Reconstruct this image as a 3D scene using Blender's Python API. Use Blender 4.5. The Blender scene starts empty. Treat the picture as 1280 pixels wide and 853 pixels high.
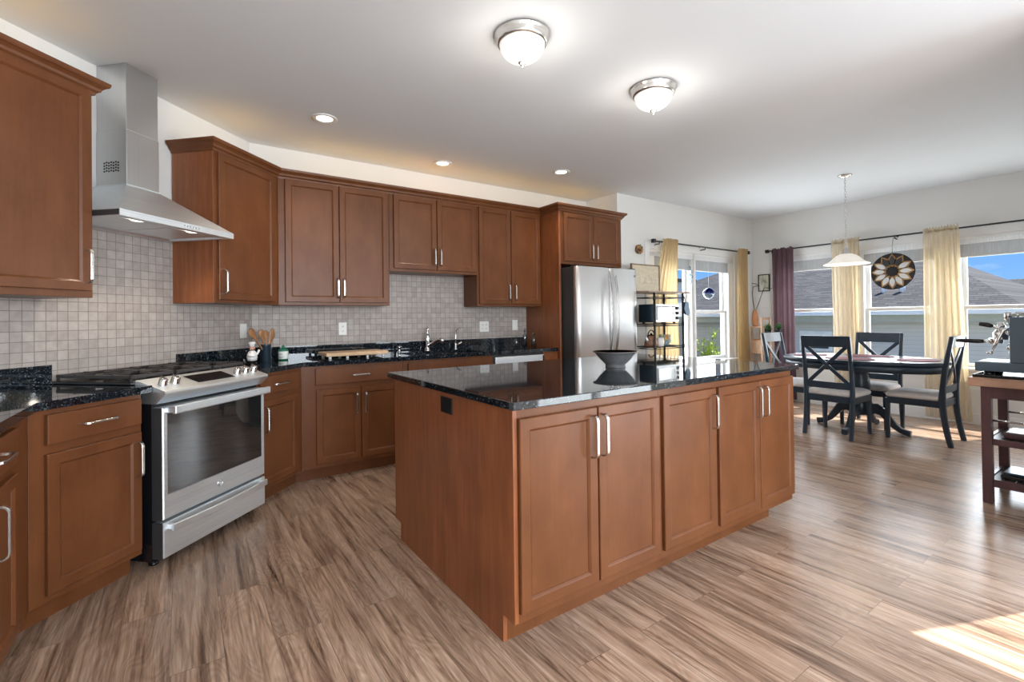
import bpy, bmesh, math, random
from mathutils import Vector, Matrix
random.seed(7)
PI = math.pi
sc = bpy.context.scene
COL = sc.collection

# ------------------------------------------------------------------ camera
CAM_H = 1.25
def make_camera():
    yaw, pit, rol = math.radians(55.39514603), math.radians(0.44704448), math.radians(-0.70845832)
    F = Vector((math.cos(pit)*math.cos(yaw), math.cos(pit)*math.sin(yaw), math.sin(pit)))
    r = F.cross(Vector((0, 0, 1))).normalized()
    u = r.cross(F)
    r2 = r*math.cos(rol) + u*math.sin(rol)
    u2 = -r*math.sin(rol) + u*math.cos(rol)
    cd = bpy.data.cameras.new('camera')
    cd.sensor_fit = 'HORIZONTAL'
    cd.sensor_width = 36.0
    cd.lens = 593.8845/1280*36.0
    cd.shift_y = -(426.5-394.081)/1280
    cd.clip_start = 0.02
    cd.clip_end = 300
    co = bpy.data.objects.new('camera', cd)
    M = Matrix((r2, u2, -F)).transposed().to_4x4()
    M.translation = Vector((0, 0, CAM_H))
    co.matrix_world = M
    COL.objects.link(co)
    sc.camera = co
make_camera()

# ------------------------------------------------------------------ view, sky, sun, large lights
sc.view_settings.view_transform = 'Standard'
sc.view_settings.look = 'None'
sc.view_settings.gamma = 1.0
sc.view_settings.use_curve_mapping = False
sc.view_settings.exposure = 0.0
sc.cycles.use_denoising = True
sc.cycles.max_bounces = 10
sc.cycles.diffuse_bounces = 5
sc.cycles.glossy_bounces = 5
sc.cycles.transparent_max_bounces = 16
sc.cycles.transmission_bounces = 6
sc.cycles.sample_clamp_indirect = 6.0
sc.cycles.caustics_reflective = False
sc.cycles.caustics_refractive = False

SUN_STRENGTH = 11.5
SUN_EL = math.radians(56)
SUN_AZ = (0.92, -0.39)          # where the sun stands, in plan
SKY_STRENGTH = 1.3
BACK_WINDOW_POWER = 285.0
PATIO_POWER = 110.0
NOOK_POWER = 115.0
SIDE_POWER = 60.0
LEFT_FILL_POWER = 130.0

def make_world():
    w = bpy.data.worlds.new('sky')
    sc.world = w
    w.use_nodes = True
    nt = w.node_tree
    nt.nodes.clear()
    tc = nt.nodes.new('ShaderNodeTexCoord')
    sep = nt.nodes.new('ShaderNodeSeparateXYZ')
    nt.links.new(tc.outputs['Generated'], sep.inputs[0])
    rp = nt.nodes.new('ShaderNodeValToRGB')
    rp.color_ramp.elements[0].position = 0.0
    rp.color_ramp.elements[0].color = (0.26, 0.50, 0.86, 1)
    rp.color_ramp.elements[1].position = 0.55
    rp.color_ramp.elements[1].color = (0.08, 0.25, 0.72, 1)
    e = rp.color_ramp.elements.new(0.13)
    e.color = (0.13, 0.34, 0.76, 1)
    nt.links.new(sep.outputs['Z'], rp.inputs[0])
    nz = nt.nodes.new('ShaderNodeTexNoise')
    nz.inputs['Scale'].default_value = 5.0
    nz.inputs['Detail'].default_value = 6
    mp = nt.nodes.new('ShaderNodeMapping')
    mp.inputs['Scale'].default_value = (1, 1, 2.6)
    mp.inputs['Location'].default_value = (0.35, 0.1, 0)
    nt.links.new(tc.outputs['Generated'], mp.inputs[0])
    nt.links.new(mp.outputs[0], nz.inputs['Vector'])
    cr = nt.nodes.new('ShaderNodeValToRGB')
    cr.color_ramp.elements[0].position = 0.54
    cr.color_ramp.elements[0].color = (0, 0, 0, 1)
    cr.color_ramp.elements[1].position = 0.72
    cr.color_ramp.elements[1].color = (1, 1, 1, 1)
    nt.links.new(nz.outputs['Fac'], cr.inputs[0])
    mx = nt.nodes.new('ShaderNodeMixRGB')
    mx.inputs['Color2'].default_value = (0.95, 0.96, 1.0, 1)
    nt.links.new(cr.outputs[0], mx.inputs['Fac'])
    nt.links.new(rp.outputs[0], mx.inputs['Color1'])
    bg = nt.nodes.new('ShaderNodeBackground')
    bg.inputs['Strength'].default_value = SKY_STRENGTH
    nt.links.new(mx.outputs[0], bg.inputs[0])
    out = nt.nodes.new('ShaderNodeOutputWorld')
    nt.links.new(bg.outputs[0], out.inputs[0])
make_world()

def light(name, kind, loc, energy, color=(1, 1, 1), direction=None, **kw):
    ld = bpy.data.lights.new(name, kind)
    ld.energy = energy
    ld.color = color
    for k, v in kw.items():
        setattr(ld, k, v)
    o = bpy.data.objects.new(name, ld)
    o.location = loc
    if direction is not None:
        o.rotation_euler = Vector(direction).to_track_quat('-Z', 'Y').to_euler()
    COL.objects.link(o)
    return o
_h = math.cos(SUN_EL)
light('sun', 'SUN', (10, -5, 12), SUN_STRENGTH, (1.0, 0.95, 0.87),
      (-SUN_AZ[0]*_h, -SUN_AZ[1]*_h, -math.sin(SUN_EL)), angle=math.radians(0.6))
# daylight entering through the windows behind the camera and the patio door beside it
light('daylight_back', 'AREA', (1.2, -4.42, 1.45), BACK_WINDOW_POWER, (0.88, 0.95, 1.0), (0, 1, -0.08),
      shape='RECTANGLE', size=3.4, size_y=1.9)
light('daylight_patio', 'AREA', (3.72, -1.15, 1.1), PATIO_POWER, (0.88, 0.95, 1.0), (-1, 0.1, 0.0),
      shape='RECTANGLE', size=1.8, size_y=2.0)
light('fill_left', 'AREA', (-1.10, -2.4, 1.4), LEFT_FILL_POWER, (0.93, 0.97, 1.0), (1, 0.35, 0.0),
      shape='RECTANGLE', size=2.6, size_y=1.6)  # added fill lamp for left-facing panels; the left wall has no window
light('daylight_nook', 'AREA', (7.60, 2.15, 1.40), NOOK_POWER, (0.93, 0.97, 1.0), (-1, 0, 0.0),
      shape='RECTANGLE', size=2.8, size_y=1.4)
light('daylight_side', 'AREA', (5.82, 4.22, 1.40), SIDE_POWER, (0.93, 0.97, 1.0), (0, -1, 0.0),
      shape='RECTANGLE', size=1.7, size_y=1.4)

# ------------------------------------------------------------------ materials
def new_mat(name):
    m = bpy.data.materials.new(name)
    m.use_nodes = True
    nt = m.node_tree
    b = nt.nodes['Principled BSDF']
    return m, nt, b
def N(nt, kind, **kw):
    n = nt.nodes.new(kind)
    for k, v in kw.items():
        if k in n.inputs.keys() if hasattr(n.inputs, 'keys') else False:
            n.inputs[k].default_value = v
        else:
            setattr(n, k, v)
    return n
def ramp(nt, src, stops):
    r = nt.nodes.new('ShaderNodeValToRGB')
    el = r.color_ramp.elements
    while len(el) < len(stops):
        el.new(0.5)
    for e, (p, c) in zip(el, stops):
        e.position = p
        e.color = (c[0], c[1], c[2], 1) if len(c) == 3 else c
    nt.links.new(src, r.inputs[0])
    return r.outputs[0]
def coords(nt, scale=(1, 1, 1), rot=(0, 0, 0), kind='Object'):
    tc = nt.nodes.new('ShaderNodeTexCoord')
    mp = nt.nodes.new('ShaderNodeMapping')
    mp.inputs['Scale'].default_value = scale
    mp.inputs['Rotation'].default_value = rot
    nt.links.new(tc.outputs[kind], mp.inputs[0])
    return mp.outputs[0]
def noise(nt, vec, scale, detail=4, rough=0.5, dist=0.0):
    n = nt.nodes.new('ShaderNodeTexNoise')
    n.inputs['Scale'].default_value = scale
    n.inputs['Detail'].default_value = detail
    n.inputs['Roughness'].default_value = rough
    n.inputs['Distortion'].default_value = dist
    nt.links.new(vec, n.inputs['Vector'])
    return n.outputs['Fac']
def bump(nt, b, h, strength=0.1, dist=0.002):
    bn = nt.nodes.new('ShaderNodeBump')
    bn.inputs['Strength'].default_value = strength
    bn.inputs['Distance'].default_value = dist
    nt.links.new(h, bn.inputs['Height'])
    nt.links.new(bn.outputs[0], b.inputs['Normal'])
def flat(name, col, rough=0.5, metal=0.0, vary=0.06, scale=8.0, spec=0.5, coat=0.0):
    m, nt, b = new_mat(name)
    v = coords(nt)
    n = noise(nt, v, scale, 4)
    lo = tuple(max(0, c*(1-vary)) for c in col)
    hi = tuple(min(1, c*(1+vary)) for c in col)
    nt.links.new(ramp(nt, n, [(0.3, lo), (0.7, hi)]), b.inputs['Base Color'])
    b.inputs['Roughness'].default_value = rough
    b.inputs['Metallic'].default_value = metal
    b.inputs['Specular IOR Level'].default_value = spec
    b.inputs['Coat Weight'].default_value = coat
    return m
def emissive(name, col, strength, base=(0.8, 0.8, 0.5)):
    m, nt, b = new_mat(name)
    b.inputs['Base Color'].default_value = (*base, 1)
    b.inputs['Emission Color'].default_value = (*col, 1)
    b.inputs['Emission Strength'].default_value = strength
    b.inputs['Roughness'].default_value = 0.4
    return m

def wood_mat(name, dark, mid, light_, rough=0.36, axis='z', bscale=1.0):
    m, nt, b = new_mat(name)
    s = {'z': (14, 14, 1.1), 'x': (1.1, 14, 14), 'y': (14, 1.1, 14)}[axis]
    v = coords(nt, s)
    n1 = noise(nt, v, 3.0, 8, 0.62, 0.4)
    v2 = coords(nt, (3, 3, 1.6))
    n2 = noise(nt, v2, 2.4, 3, 0.5)
    c1 = ramp(nt, n1, [(0.25, dark), (0.5, mid), (0.75, light_)])
    c2 = ramp(nt, n2, [(0.3, (0.80, 0.80, 0.80)), (0.7, (1.12, 1.12, 1.12))])
    mx = nt.nodes.new('ShaderNodeMixRGB')
    mx.blend_type = 'MULTIPLY'
    mx.inputs['Fac'].default_value = 1
    nt.links.new(c1, mx.inputs['Color1'])
    nt.links.new(c2, mx.inputs['Color2'])
    nt.links.new(mx.outputs[0], b.inputs['Base Color'])
    b.inputs['Roughness'].default_value = rough
    b.inputs['Coat Weight'].default_value = 0.15
    b.inputs['Coat Roughness'].default_value = 0.3
    bump(nt, b, n1, 0.04)
    return m
def stain_mat(name, lo, hi, rough=0.34):
    m, nt, b = new_mat(name)
    n1 = noise(nt, coords(nt, (2.2, 2.2, 1.3)), 2.6, 5, 0.6, 0.3)
    n2 = noise(nt, coords(nt, (70, 70, 3.5)), 1.0, 4, 0.6)
    c1 = ramp(nt, n1, [(0.3, lo), (0.7, hi)])
    c2 = ramp(nt, n2, [(0.25, (0.91, 0.90, 0.89)), (0.75, (1.06, 1.06, 1.06))])
    mx = nt.nodes.new('ShaderNodeMixRGB')
    mx.blend_type = 'MULTIPLY'
    mx.inputs['Fac'].default_value = 1
    nt.links.new(c1, mx.inputs['Color1'])
    nt.links.new(c2, mx.inputs['Color2'])
    nt.links.new(mx.outputs[0], b.inputs['Base Color'])
    b.inputs['Roughness'].default_value = rough
    b.inputs['Specular IOR Level'].default_value = 0.30
    return m
CAB = stain_mat('stained_maple', (0.116, 0.039, 0.0130), (0.166, 0.060, 0.0220))
CABSIDE = wood_mat('stained_maple_side_lit', (0.180, 0.053, 0.016), (0.250, 0.078, 0.025), (0.320, 0.112, 0.040), 0.4)  # colour raised above the fronts to stand in for light missing on these panels

def granite_mat():
    m, nt, b = new_mat('blue_black_granite')
    v = coords(nt)
    vo = nt.nodes.new('ShaderNodeTexVoronoi')
    vo.inputs['Scale'].default_value = 200
    nt.links.new(v, vo.inputs['Vector'])
    n = noise(nt, v, 60, 6, 0.7)
    c1 = ramp(nt, vo.outputs['Color'], [(0.0, (0.004, 0.005, 0.007)), (0.62, (0.010, 0.014, 0.020)), (0.80, (0.035, 0.050, 0.064)), (0.97, (0.22, 0.26, 0.28))])
    c2 = ramp(nt, n, [(0.40, (0.35, 0.35, 0.35)), (0.65, (1.3, 1.3, 1.3))])
    mx = nt.nodes.new('ShaderNodeMixRGB')
    mx.blend_type = 'MULTIPLY'
    mx.inputs['Fac'].default_value = 1
    nt.links.new(c1, mx.inputs['Color1'])
    nt.links.new(c2, mx.inputs['Color2'])
    nt.links.new(mx.outputs[0], b.inputs['Base Color'])
    b.inputs['Roughness'].default_value = 0.035
    b.inputs['IOR'].default_value = 1.62
    return m
GRANITE = granite_mat()

def floor_mat():
    m, nt, b = new_mat('hickory_laminate')
    tc = nt.nodes.new('ShaderNodeTexCoord')
    sep = nt.nodes.new('ShaderNodeSeparateXYZ')
    nt.links.new(tc.outputs['Object'], sep.inputs[0])
    cmb = nt.nodes.new('ShaderNodeCombineXYZ')
    nt.links.new(sep.outputs['Y'], cmb.inputs['X'])
    nt.links.new(sep.outputs['X'], cmb.inputs['Y'])
    def brick(c1, c2, mortar):
        br = nt.nodes.new('ShaderNodeTexBrick')
        br.offset = 0.37
        br.offset_frequency = 2
        br.inputs['Scale'].default_value = 1.0
        br.inputs['Brick Width'].default_value = 1.28
        br.inputs['Row Height'].default_value = 0.171
        br.inputs['Mortar Size'].default_value = 0.0013
        br.inputs['Mortar Smooth'].default_value = 0.2
        br.inputs['Color1'].default_value = c1
        br.inputs['Color2'].default_value = c2
        br.inputs['Mortar'].default_value = mortar
        nt.links.new(cmb.outputs[0], br.inputs['Vector'])
        return br
    bid = brick((0, 0, 0, 1), (1, 1, 1, 1), (0.5, 0.5, 0.5, 1))
    # per-plank offset of the grain
    off = nt.nodes.new('ShaderNodeVectorMath')
    off.operation = 'MULTIPLY_ADD'
    off.inputs[1].default_value = (9.0, 31.0, 17.0)
    nt.links.new(bid.outputs['Color'], off.inputs[0])
    nt.links.new(tc.outputs['Object'], off.inputs[2])
    def mapped(sc_):
        mp = nt.nodes.new('ShaderNodeMapping')
        mp.inputs['Scale'].default_value = sc_
        nt.links.new(off.outputs[0], mp.inputs[0])
        return mp.outputs[0]
    n1 = noise(nt, mapped((13.0, 0.72, 1)), 1.5, 6, 0.60, 1.0)      # broad dark and pale heartwood streaks
    n2 = noise(nt, mapped((85, 2.6, 1)), 1.6, 4, 0.6, 0.5)         # pores
    n4 = noise(nt, mapped((3.4, 0.50, 1)), 1.2, 3, 0.5, 0.6)       # slow field whose contours are the cathedral figure
    mul = nt.nodes.new('ShaderNodeMath')
    mul.operation = 'MULTIPLY'
    mul.inputs[1].default_value = 42.0
    nt.links.new(n4, mul.inputs[0])
    fr = nt.nodes.new('ShaderNodeMath')
    fr.operation = 'PINGPONG'
    fr.inputs[1].default_value = 0.5
    nt.links.new(mul.outputs[0], fr.inputs[0])
    base = ramp(nt, n1, [(0.29, (0.085, 0.048, 0.032)), (0.38, (0.25, 0.158, 0.108)), (0.50, (0.46, 0.315, 0.225)), (0.70, (0.61, 0.455, 0.350))])
    fine = ramp(nt, n2, [(0.32, (0.58, 0.55, 0.53)), (0.55, (1.07, 1.07, 1.07))])
    ring = ramp(nt, fr.outputs[0], [(0.0, (0.76, 0.73, 0.70)), (0.5, (1.0, 1.0, 1.0)), (1.0, (1.04, 1.04, 1.04))])
    tint = ramp(nt, bid.outputs['Color'], [(0.0, (0.80, 0.79, 0.79)), (1.0, (1.12, 1.12, 1.12))])
    def mulc(a, c, f=1.0):
        mx = nt.nodes.new('ShaderNodeMixRGB')
        mx.blend_type = 'MULTIPLY'
        mx.inputs['Fac'].default_value = f
        nt.links.new(a, mx.inputs['Color1'])
        nt.links.new(c, mx.inputs['Color2'])
        return mx.outputs[0]
    c = mulc(mulc(mulc(base, fine), ring, 0.85), tint)
    seam = nt.nodes.new('ShaderNodeMixRGB')
    seam.inputs['Color2'].default_value = (0.10, 0.06, 0.04, 1)
    sf = nt.nodes.new('ShaderNodeMath')
    sf.operation = 'MULTIPLY'
    sf.inputs[1].default_value = 0.55
    nt.links.new(bid.outputs['Fac'], sf.inputs[0])
    nt.links.new(sf.outputs[0], seam.inputs['Fac'])
    nt.links.new(c, seam.inputs['Color1'])
    nt.links.new(seam.outputs[0], b.inputs['Base Color'])
    rr = ramp(nt, n2, [(0.3, (0.30, 0.30, 0.30)), (0.7, (0.22, 0.22, 0.22))])
    nt.links.new(rr, b.inputs['Roughness'])
    b.inputs['IOR'].default_value = 1.46
    bump(nt, b, n2, 0.05, 0.001)
    return m
FLOOR = floor_mat()

def tile_mat():
    m, nt, b = new_mat('tumbled_stone_mosaic')
    tc = nt.nodes.new('ShaderNodeTexCoord')
    sep = nt.nodes.new('ShaderNodeSeparateXYZ')
    nt.links.new(tc.outputs['Object'], sep.inputs[0])
    cmb = nt.nodes.new('ShaderNodeCombineXYZ')
    nt.links.new(sep.outputs['X'], cmb.inputs['X'])
    nt.links.new(sep.outputs['Z'], cmb.inputs['Y'])
    br = nt.nodes.new('ShaderNodeTexBrick')
    br.offset = 0.0
    br.inputs['Scale'].default_value = 1.0
    br.inputs['Brick Width'].default_value = 0.0525
    br.inputs['Row Height'].default_value = 0.0525
    br.inputs['Mortar Size'].default_value = 0.0022
    br.inputs['Mortar Smooth'].default_value = 0.3
    br.inputs['Color1'].default_value = (0.350, 0.302, 0.276, 1)
    br.inputs['Color2'].default_value = (0.435, 0.385, 0.352, 1)
    br.inputs['Mortar'].default_value = (0.215, 0.19, 0.175, 1)
    nt.links.new(cmb.outputs[0], br.inputs['Vector'])
    v = coords(nt)
    n = noise(nt, v, 22, 5, 0.6)
    t = ramp(nt, n, [(0.3, (0.86, 0.86, 0.86)), (0.7, (1.1, 1.1, 1.1))])
    mx = nt.nodes.new('ShaderNodeMixRGB')
    mx.blend_type = 'MULTIPLY'
    mx.inputs['Fac'].default_value = 1
    nt.links.new(br.outputs['Color'], mx.inputs['Color1'])
    nt.links.new(t, mx.inputs['Color2'])
    nt.links.new(mx.outputs[0], b.inputs['Base Color'])
    b.inputs['Roughness'].default_value = 0.55
    inv = nt.nodes.new('ShaderNodeMath')
    inv.operation = 'SUBTRACT'
    inv.inputs[0].default_value = 1.0
    nt.links.new(br.outputs['Fac'], inv.inputs[1])
    bump(nt, b, inv.outputs[0], 0.5, 0.0025)
    return m
TILE = tile_mat()

def steel_mat(name, col=(0.60, 0.60, 0.59), rough=0.27, axis='x', amt=0.12):
    m, nt, b = new_mat(name)
    s = {'x': (1.5, 220, 220), 'z': (220, 220, 1.5)}[axis]
    v = coords(nt, s)
    n = noise(nt, v, 1.0, 3, 0.6)
    nt.links.new(ramp(nt, n, [(0.2, tuple(c*(1-amt) for c in col)), (0.8, tuple(min(1, c*(1+amt)) for c in col))]), b.inputs['Base Color'])
    b.inputs['Metallic'].default_value = 1.0
    b.inputs['Roughness'].default_value = rough
    bump(nt, b, n, 0.02, 0.0005)
    return m
STEEL = steel_mat('brushed_steel', (0.84, 0.89, 0.96), 0.46, 'x')
STEELV = steel_mat('brushed_steel_vertical', (0.88, 0.885, 0.89), 0.42, 'z', 0.04)
HANDLES = steel_mat('handle_steel', (0.46, 0.46, 0.46), 0.25, 'z', 0.04)
CHIM = steel_mat('hood_steel', (0.62, 0.63, 0.64), 0.32, 'z', 0.04)
NICKEL = steel_mat('satin_nickel', (0.68, 0.66, 0.63), 0.24, 'z', 0.05)
CHROME = flat('chrome', (0.80, 0.80, 0.80), 0.07, 1.0, 0.02)
KNOBM = flat('polished_knob_metal', (0.78, 0.76, 0.73), 0.12, 1.0, 0.02)
IRON = flat('cast_iron', (0.040, 0.034, 0.033), 0.38, 0.0, 0.2, 60)
BLACK = flat('black_enamel', (0.008, 0.008, 0.010), 0.22, 0.0, 0.1)
BLACKM = flat('black_metal', (0.016, 0.016, 0.018), 0.4, 0.3, 0.1)
DGREY = flat('dark_grey_steel', (0.045, 0.046, 0.048), 0.45, 0.2, 0.08)
def dark_glass(name='oven_glass'):
    m, nt, b = new_mat(name)
    v = coords(nt, (1, 1, 90))
    n = noise(nt, v, 1.0, 2)
    nt.links.new(ramp(nt, n, [(0.3, (0.010, 0.010, 0.011)), (0.7, (0.022, 0.022, 0.023))]), b.inputs['Base Color'])
    b.inputs['Roughness'].default_value = 0.03
    b.inputs['IOR'].default_value = 2.1
    return m
OVENGLASS = dark_glass()
WALL = flat('wall_paint', (0.73, 0.725, 0.705), 0.85, 0, 0.015, 2.0, 0.2)
CEIL = flat('ceiling_paint', (0.755, 0.785, 0.815), 0.9, 0, 0.012, 1.5, 0.1)
WHITE = flat('white_trim_paint', (0.80, 0.80, 0.79), 0.4, 0, 0.02, 4)
WHITEP = flat('white_plastic', (0.78, 0.77, 0.74), 0.35, 0, 0.02, 4)
SLOT = flat('outlet_slot', (0.05, 0.05, 0.05), 0.5)
CHAIRM = flat('blue_black_paint', (0.025, 0.044, 0.068), 0.34, 0, 0.15, 12, 0.5, 0.2)
SEATM = flat('cream_upholstery', (0.76, 0.70, 0.67), 0.8, 0, 0.06, 30)
ESPR = flat('slate_enamel', (0.085, 0.13, 0.175), 0.35, 0, 0.06, 6)
CARTW = wood_mat('dark_cherry', (0.075, 0.033, 0.038), (0.105, 0.048, 0.054), (0.135, 0.066, 0.070), 0.35)
BUTCH = wood_mat('butcher_block', (0.34, 0.19, 0.12), (0.42, 0.25, 0.17), (0.50, 0.31, 0.22), 0.4, 'y')
BOARDM = wood_mat('maple_board', (0.52, 0.32, 0.16), (0.62, 0.41, 0.23), (0.70, 0.49, 0.30), 0.5, 'x')
SPOON = wood_mat('olive_wood', (0.20, 0.085, 0.03), (0.34, 0.16, 0.065), (0.46, 0.24, 0.11), 0.45)
PINE = wood_mat('pine', (0.55, 0.33, 0.18), (0.66, 0.43, 0.27), (0.74, 0.52, 0.36), 0.5)
TERRA = flat('terracotta', (0.58, 0.27, 0.12), 0.6, 0, 0.1, 14)
RACKTOP = wood_mat('rack_top_wood', (0.30, 0.19, 0.13), (0.38, 0.26, 0.19), (0.45, 0.32, 0.24), 0.5, 'x')
BLUEGREY = flat('blue_grey_steel', (0.045, 0.075, 0.105), 0.28, 0.7, 0.05)
GREEN = flat('green_plastic', (0.010, 0.16, 0.085), 0.35)
LABEL = flat('paper_label', (0.75, 0.76, 0.72), 0.6)
SKIN = flat('painted_skin', (0.62, 0.33, 0.26), 0.5)
CERAM = flat('white_ceramic', (0.80, 0.78, 0.76), 0.3)
BOWLO = flat('dark_stoneware', (0.135, 0.135, 0.14), 0.38, 0, 0.2, 30)
BOWLI = flat('brown_glaze', (0.26, 0.12, 0.075), 0.3, 0, 0.25, 20)
PLACEM = flat('burgundy_placemat', (0.17, 0.018, 0.035), 0.7, 0, 0.3, 60)
PURPLE = None
def cloth_mat(name, col, trans, clear, rough=0.9, stripe=0.0):
    m = bpy.data.materials.new(name)
    m.use_nodes = True
    nt = m.node_tree
    nt.nodes.clear()
    v = coords(nt, (90, 90, 6))
    n = noise(nt, v, 1.0, 3)
    c = ramp(nt, n, [(0.3, tuple(x*0.88 for x in col)), (0.7, tuple(min(1, x*1.1) for x in col))])
    d = nt.nodes.new('ShaderNodeBsdfDiffuse')
    t = nt.nodes.new('ShaderNodeBsdfTranslucent')
    nt.links.new(c, d.inputs[0])
    nt.links.new(c, t.inputs[0])
    m1 = nt.nodes.new('ShaderNodeMixShader')
    m1.inputs[0].default_value = trans
    nt.links.new(d.outputs[0], m1.inputs[1])
    nt.links.new(t.outputs[0], m1.inputs[2])
    tr = nt.nodes.new('ShaderNodeBsdfTransparent')
    m2 = nt.nodes.new('ShaderNodeMixShader')
    m2.inputs[0].default_value = clear
    nt.links.new(m1.outputs[0], m2.inputs[1])
    nt.links.new(tr.outputs[0], m2.inputs[2])
    out = nt.nodes.new('ShaderNodeOutputMaterial')
    nt.links.new(m2.outputs[0], out.inputs[0])
    return m
PURPLE = cloth_mat('plum_velvet', (0.115, 0.070, 0.082), 0.22, 0.0)
SHEER = cloth_mat('gold_sheer', (0.68, 0.54, 0.33), 0.55, 0.40)
GOLDC = cloth_mat('gold_curtain', (0.60, 0.44, 0.23), 0.5, 0.10)
SHADE = cloth_mat('roller_shade_cloth', (0.42, 0.42, 0.42), 0.3, 0.05)
SHADEW = cloth_mat('white_shade_cloth', (0.75, 0.75, 0.75), 0.3, 0.0)
def glass_mat(name, tint=(1, 1, 1), rough=0.01, refl=1.0):
    m = bpy.data.materials.new(name)
    m.use_nodes = True
    nt = m.node_tree
    nt.nodes.clear()
    tr = nt.nodes.new('ShaderNodeBsdfTransparent')
    tr.inputs[0].default_value = (*tint, 1)
    gl = nt.nodes.new('ShaderNodeBsdfGlossy')
    gl.inputs['Roughness'].default_value = rough
    lw = nt.nodes.new('ShaderNodeLayerWeight')
    lw.inputs['Blend'].default_value = 0.5
    pw = nt.nodes.new('ShaderNodeMath')
    pw.operation = 'POWER'
    pw.inputs[1].default_value = 4.0
    nt.links.new(lw.outputs['Facing'], pw.inputs[0])
    mu = nt.nodes.new('ShaderNodeMath')
    mu.operation = 'MULTIPLY_ADD'
    mu.inputs[1].default_value = 0.8*refl
    mu.inputs[2].default_value = 0.045*refl
    nt.links.new(pw.outputs[0], mu.inputs[0])
    mx = nt.nodes.new('ShaderNodeMixShader')
    nt.links.new(mu.outputs[0], mx.inputs[0])
    nt.links.new(tr.outputs[0], mx.inputs[1])
    nt.links.new(gl.outputs[0], mx.inputs[2])
    out = nt.nodes.new('ShaderNodeOutputMaterial')
    nt.links.new(mx.outputs[0], out.inputs[0])
    return m
PANE = glass_mat('window_glass', (0.97, 0.98, 0.98), rough=0.2, refl=0.05)
CLEAR = glass_mat('bottle_glass', (0.78, 0.82, 0.84), refl=1.6)
BLUEGL = glass_mat('cobalt_glass', (0.03, 0.06, 0.35))
CRYST = glass_mat('crystal_glass', (0.70, 0.76, 0.80), rough=0.05, refl=1.6)
MIRRORPANE = flat('toaster_glass', (0.50, 0.52, 0.54), 0.08, 0.6, 0.02)

def shingle_mat():
    m, nt, b = new_mat('asphalt_shingles')
    tc = nt.nodes.new('ShaderNodeTexCoord')
    sep = nt.nodes.new('ShaderNodeSeparateXYZ')
    nt.links.new(tc.outputs['Object'], sep.inputs[0])
    cmb = nt.nodes.new('ShaderNodeCombineXYZ')
    ad = nt.nodes.new('ShaderNodeMath')
    ad.operation = 'ADD'
    nt.links.new(sep.outputs['X'], ad.inputs[0])
    nt.links.new(sep.outputs['Y'], ad.inputs[1])
    nt.links.new(sep.outputs['Y'], cmb.inputs['X'])
    nt.links.new(sep.outputs['Z'], cmb.inputs['Y'])
    br = nt.nodes.new('ShaderNodeTexBrick')
    br.offset = 0.43
    br.inputs['Scale'].default_value = 1.0
    br.inputs['Brick Width'].default_value = 0.24
    br.inputs['Row Height'].default_value = 0.043
    br.inputs['Mortar Size'].default_value = 0.007
    br.inputs['Color1'].default_value = (0.045, 0.045, 0.050, 1)
    br.inputs['Color2'].default_value = (0.105, 0.102, 0.104, 1)
    br.inputs['Mortar'].default_value = (0.022, 0.022, 0.024, 1)
    nt.links.new(cmb.outputs[0], br.inputs['Vector'])
    nt.links.new(br.outputs['Color'], b.inputs['Base Color'])
    b.inputs['Roughness'].default_value = 0.9
    return m
SHINGLE = shingle_mat()
def siding_mat(name, c1, c2):
    m, nt, b = new_mat(name)
    v = coords(nt)
    w = nt.nodes.new('ShaderNodeTexWave')
    w.wave_type = 'BANDS'
    w.bands_direction = 'Z'
    w.wave_profile = 'SAW'
    w.inputs['Scale'].default_value = 3.6
    nt.links.new(v, w.inputs['Vector'])
    nt.links.new(ramp(nt, w.outputs['Fac'], [(0.0, c1), (0.12, c2), (1.0, c2)]), b.inputs['Base Color'])
    b.inputs['Roughness'].default_value = 0.7
    bump(nt, b, w.outputs['Fac'], 0.5, 0.012)
    return m
SIDING = siding_mat('grey_siding', (0.34, 0.325, 0.31), (0.60, 0.575, 0.545))
SIDINGD = siding_mat('green_grey_siding', (0.09, 0.10, 0.095), (0.19, 0.205, 0.195))
SIDINGW = siding_mat('white_siding', (0.5, 0.5, 0.5), (0.76, 0.76, 0.76))
FASCIA = flat('white_fascia', (0.80, 0.80, 0.78), 0.5)
SOFFIT = flat('khaki_soffit', (0.40, 0.40, 0.33), 0.6)
GRASS = flat('dry_lawn', (0.20, 0.20, 0.13), 0.9, 0, 0.3, 20)
LEAFY = flat('yellow_green_leaf', (0.36, 0.45, 0.06), 0.5, 0, 0.3, 10)
LEAFD = flat('green_leaf', (0.07, 0.20, 0.06), 0.5, 0, 0.3, 10)
BARK = flat('bark', (0.12, 0.09, 0.06), 0.9, 0, 0.2, 20)

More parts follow.
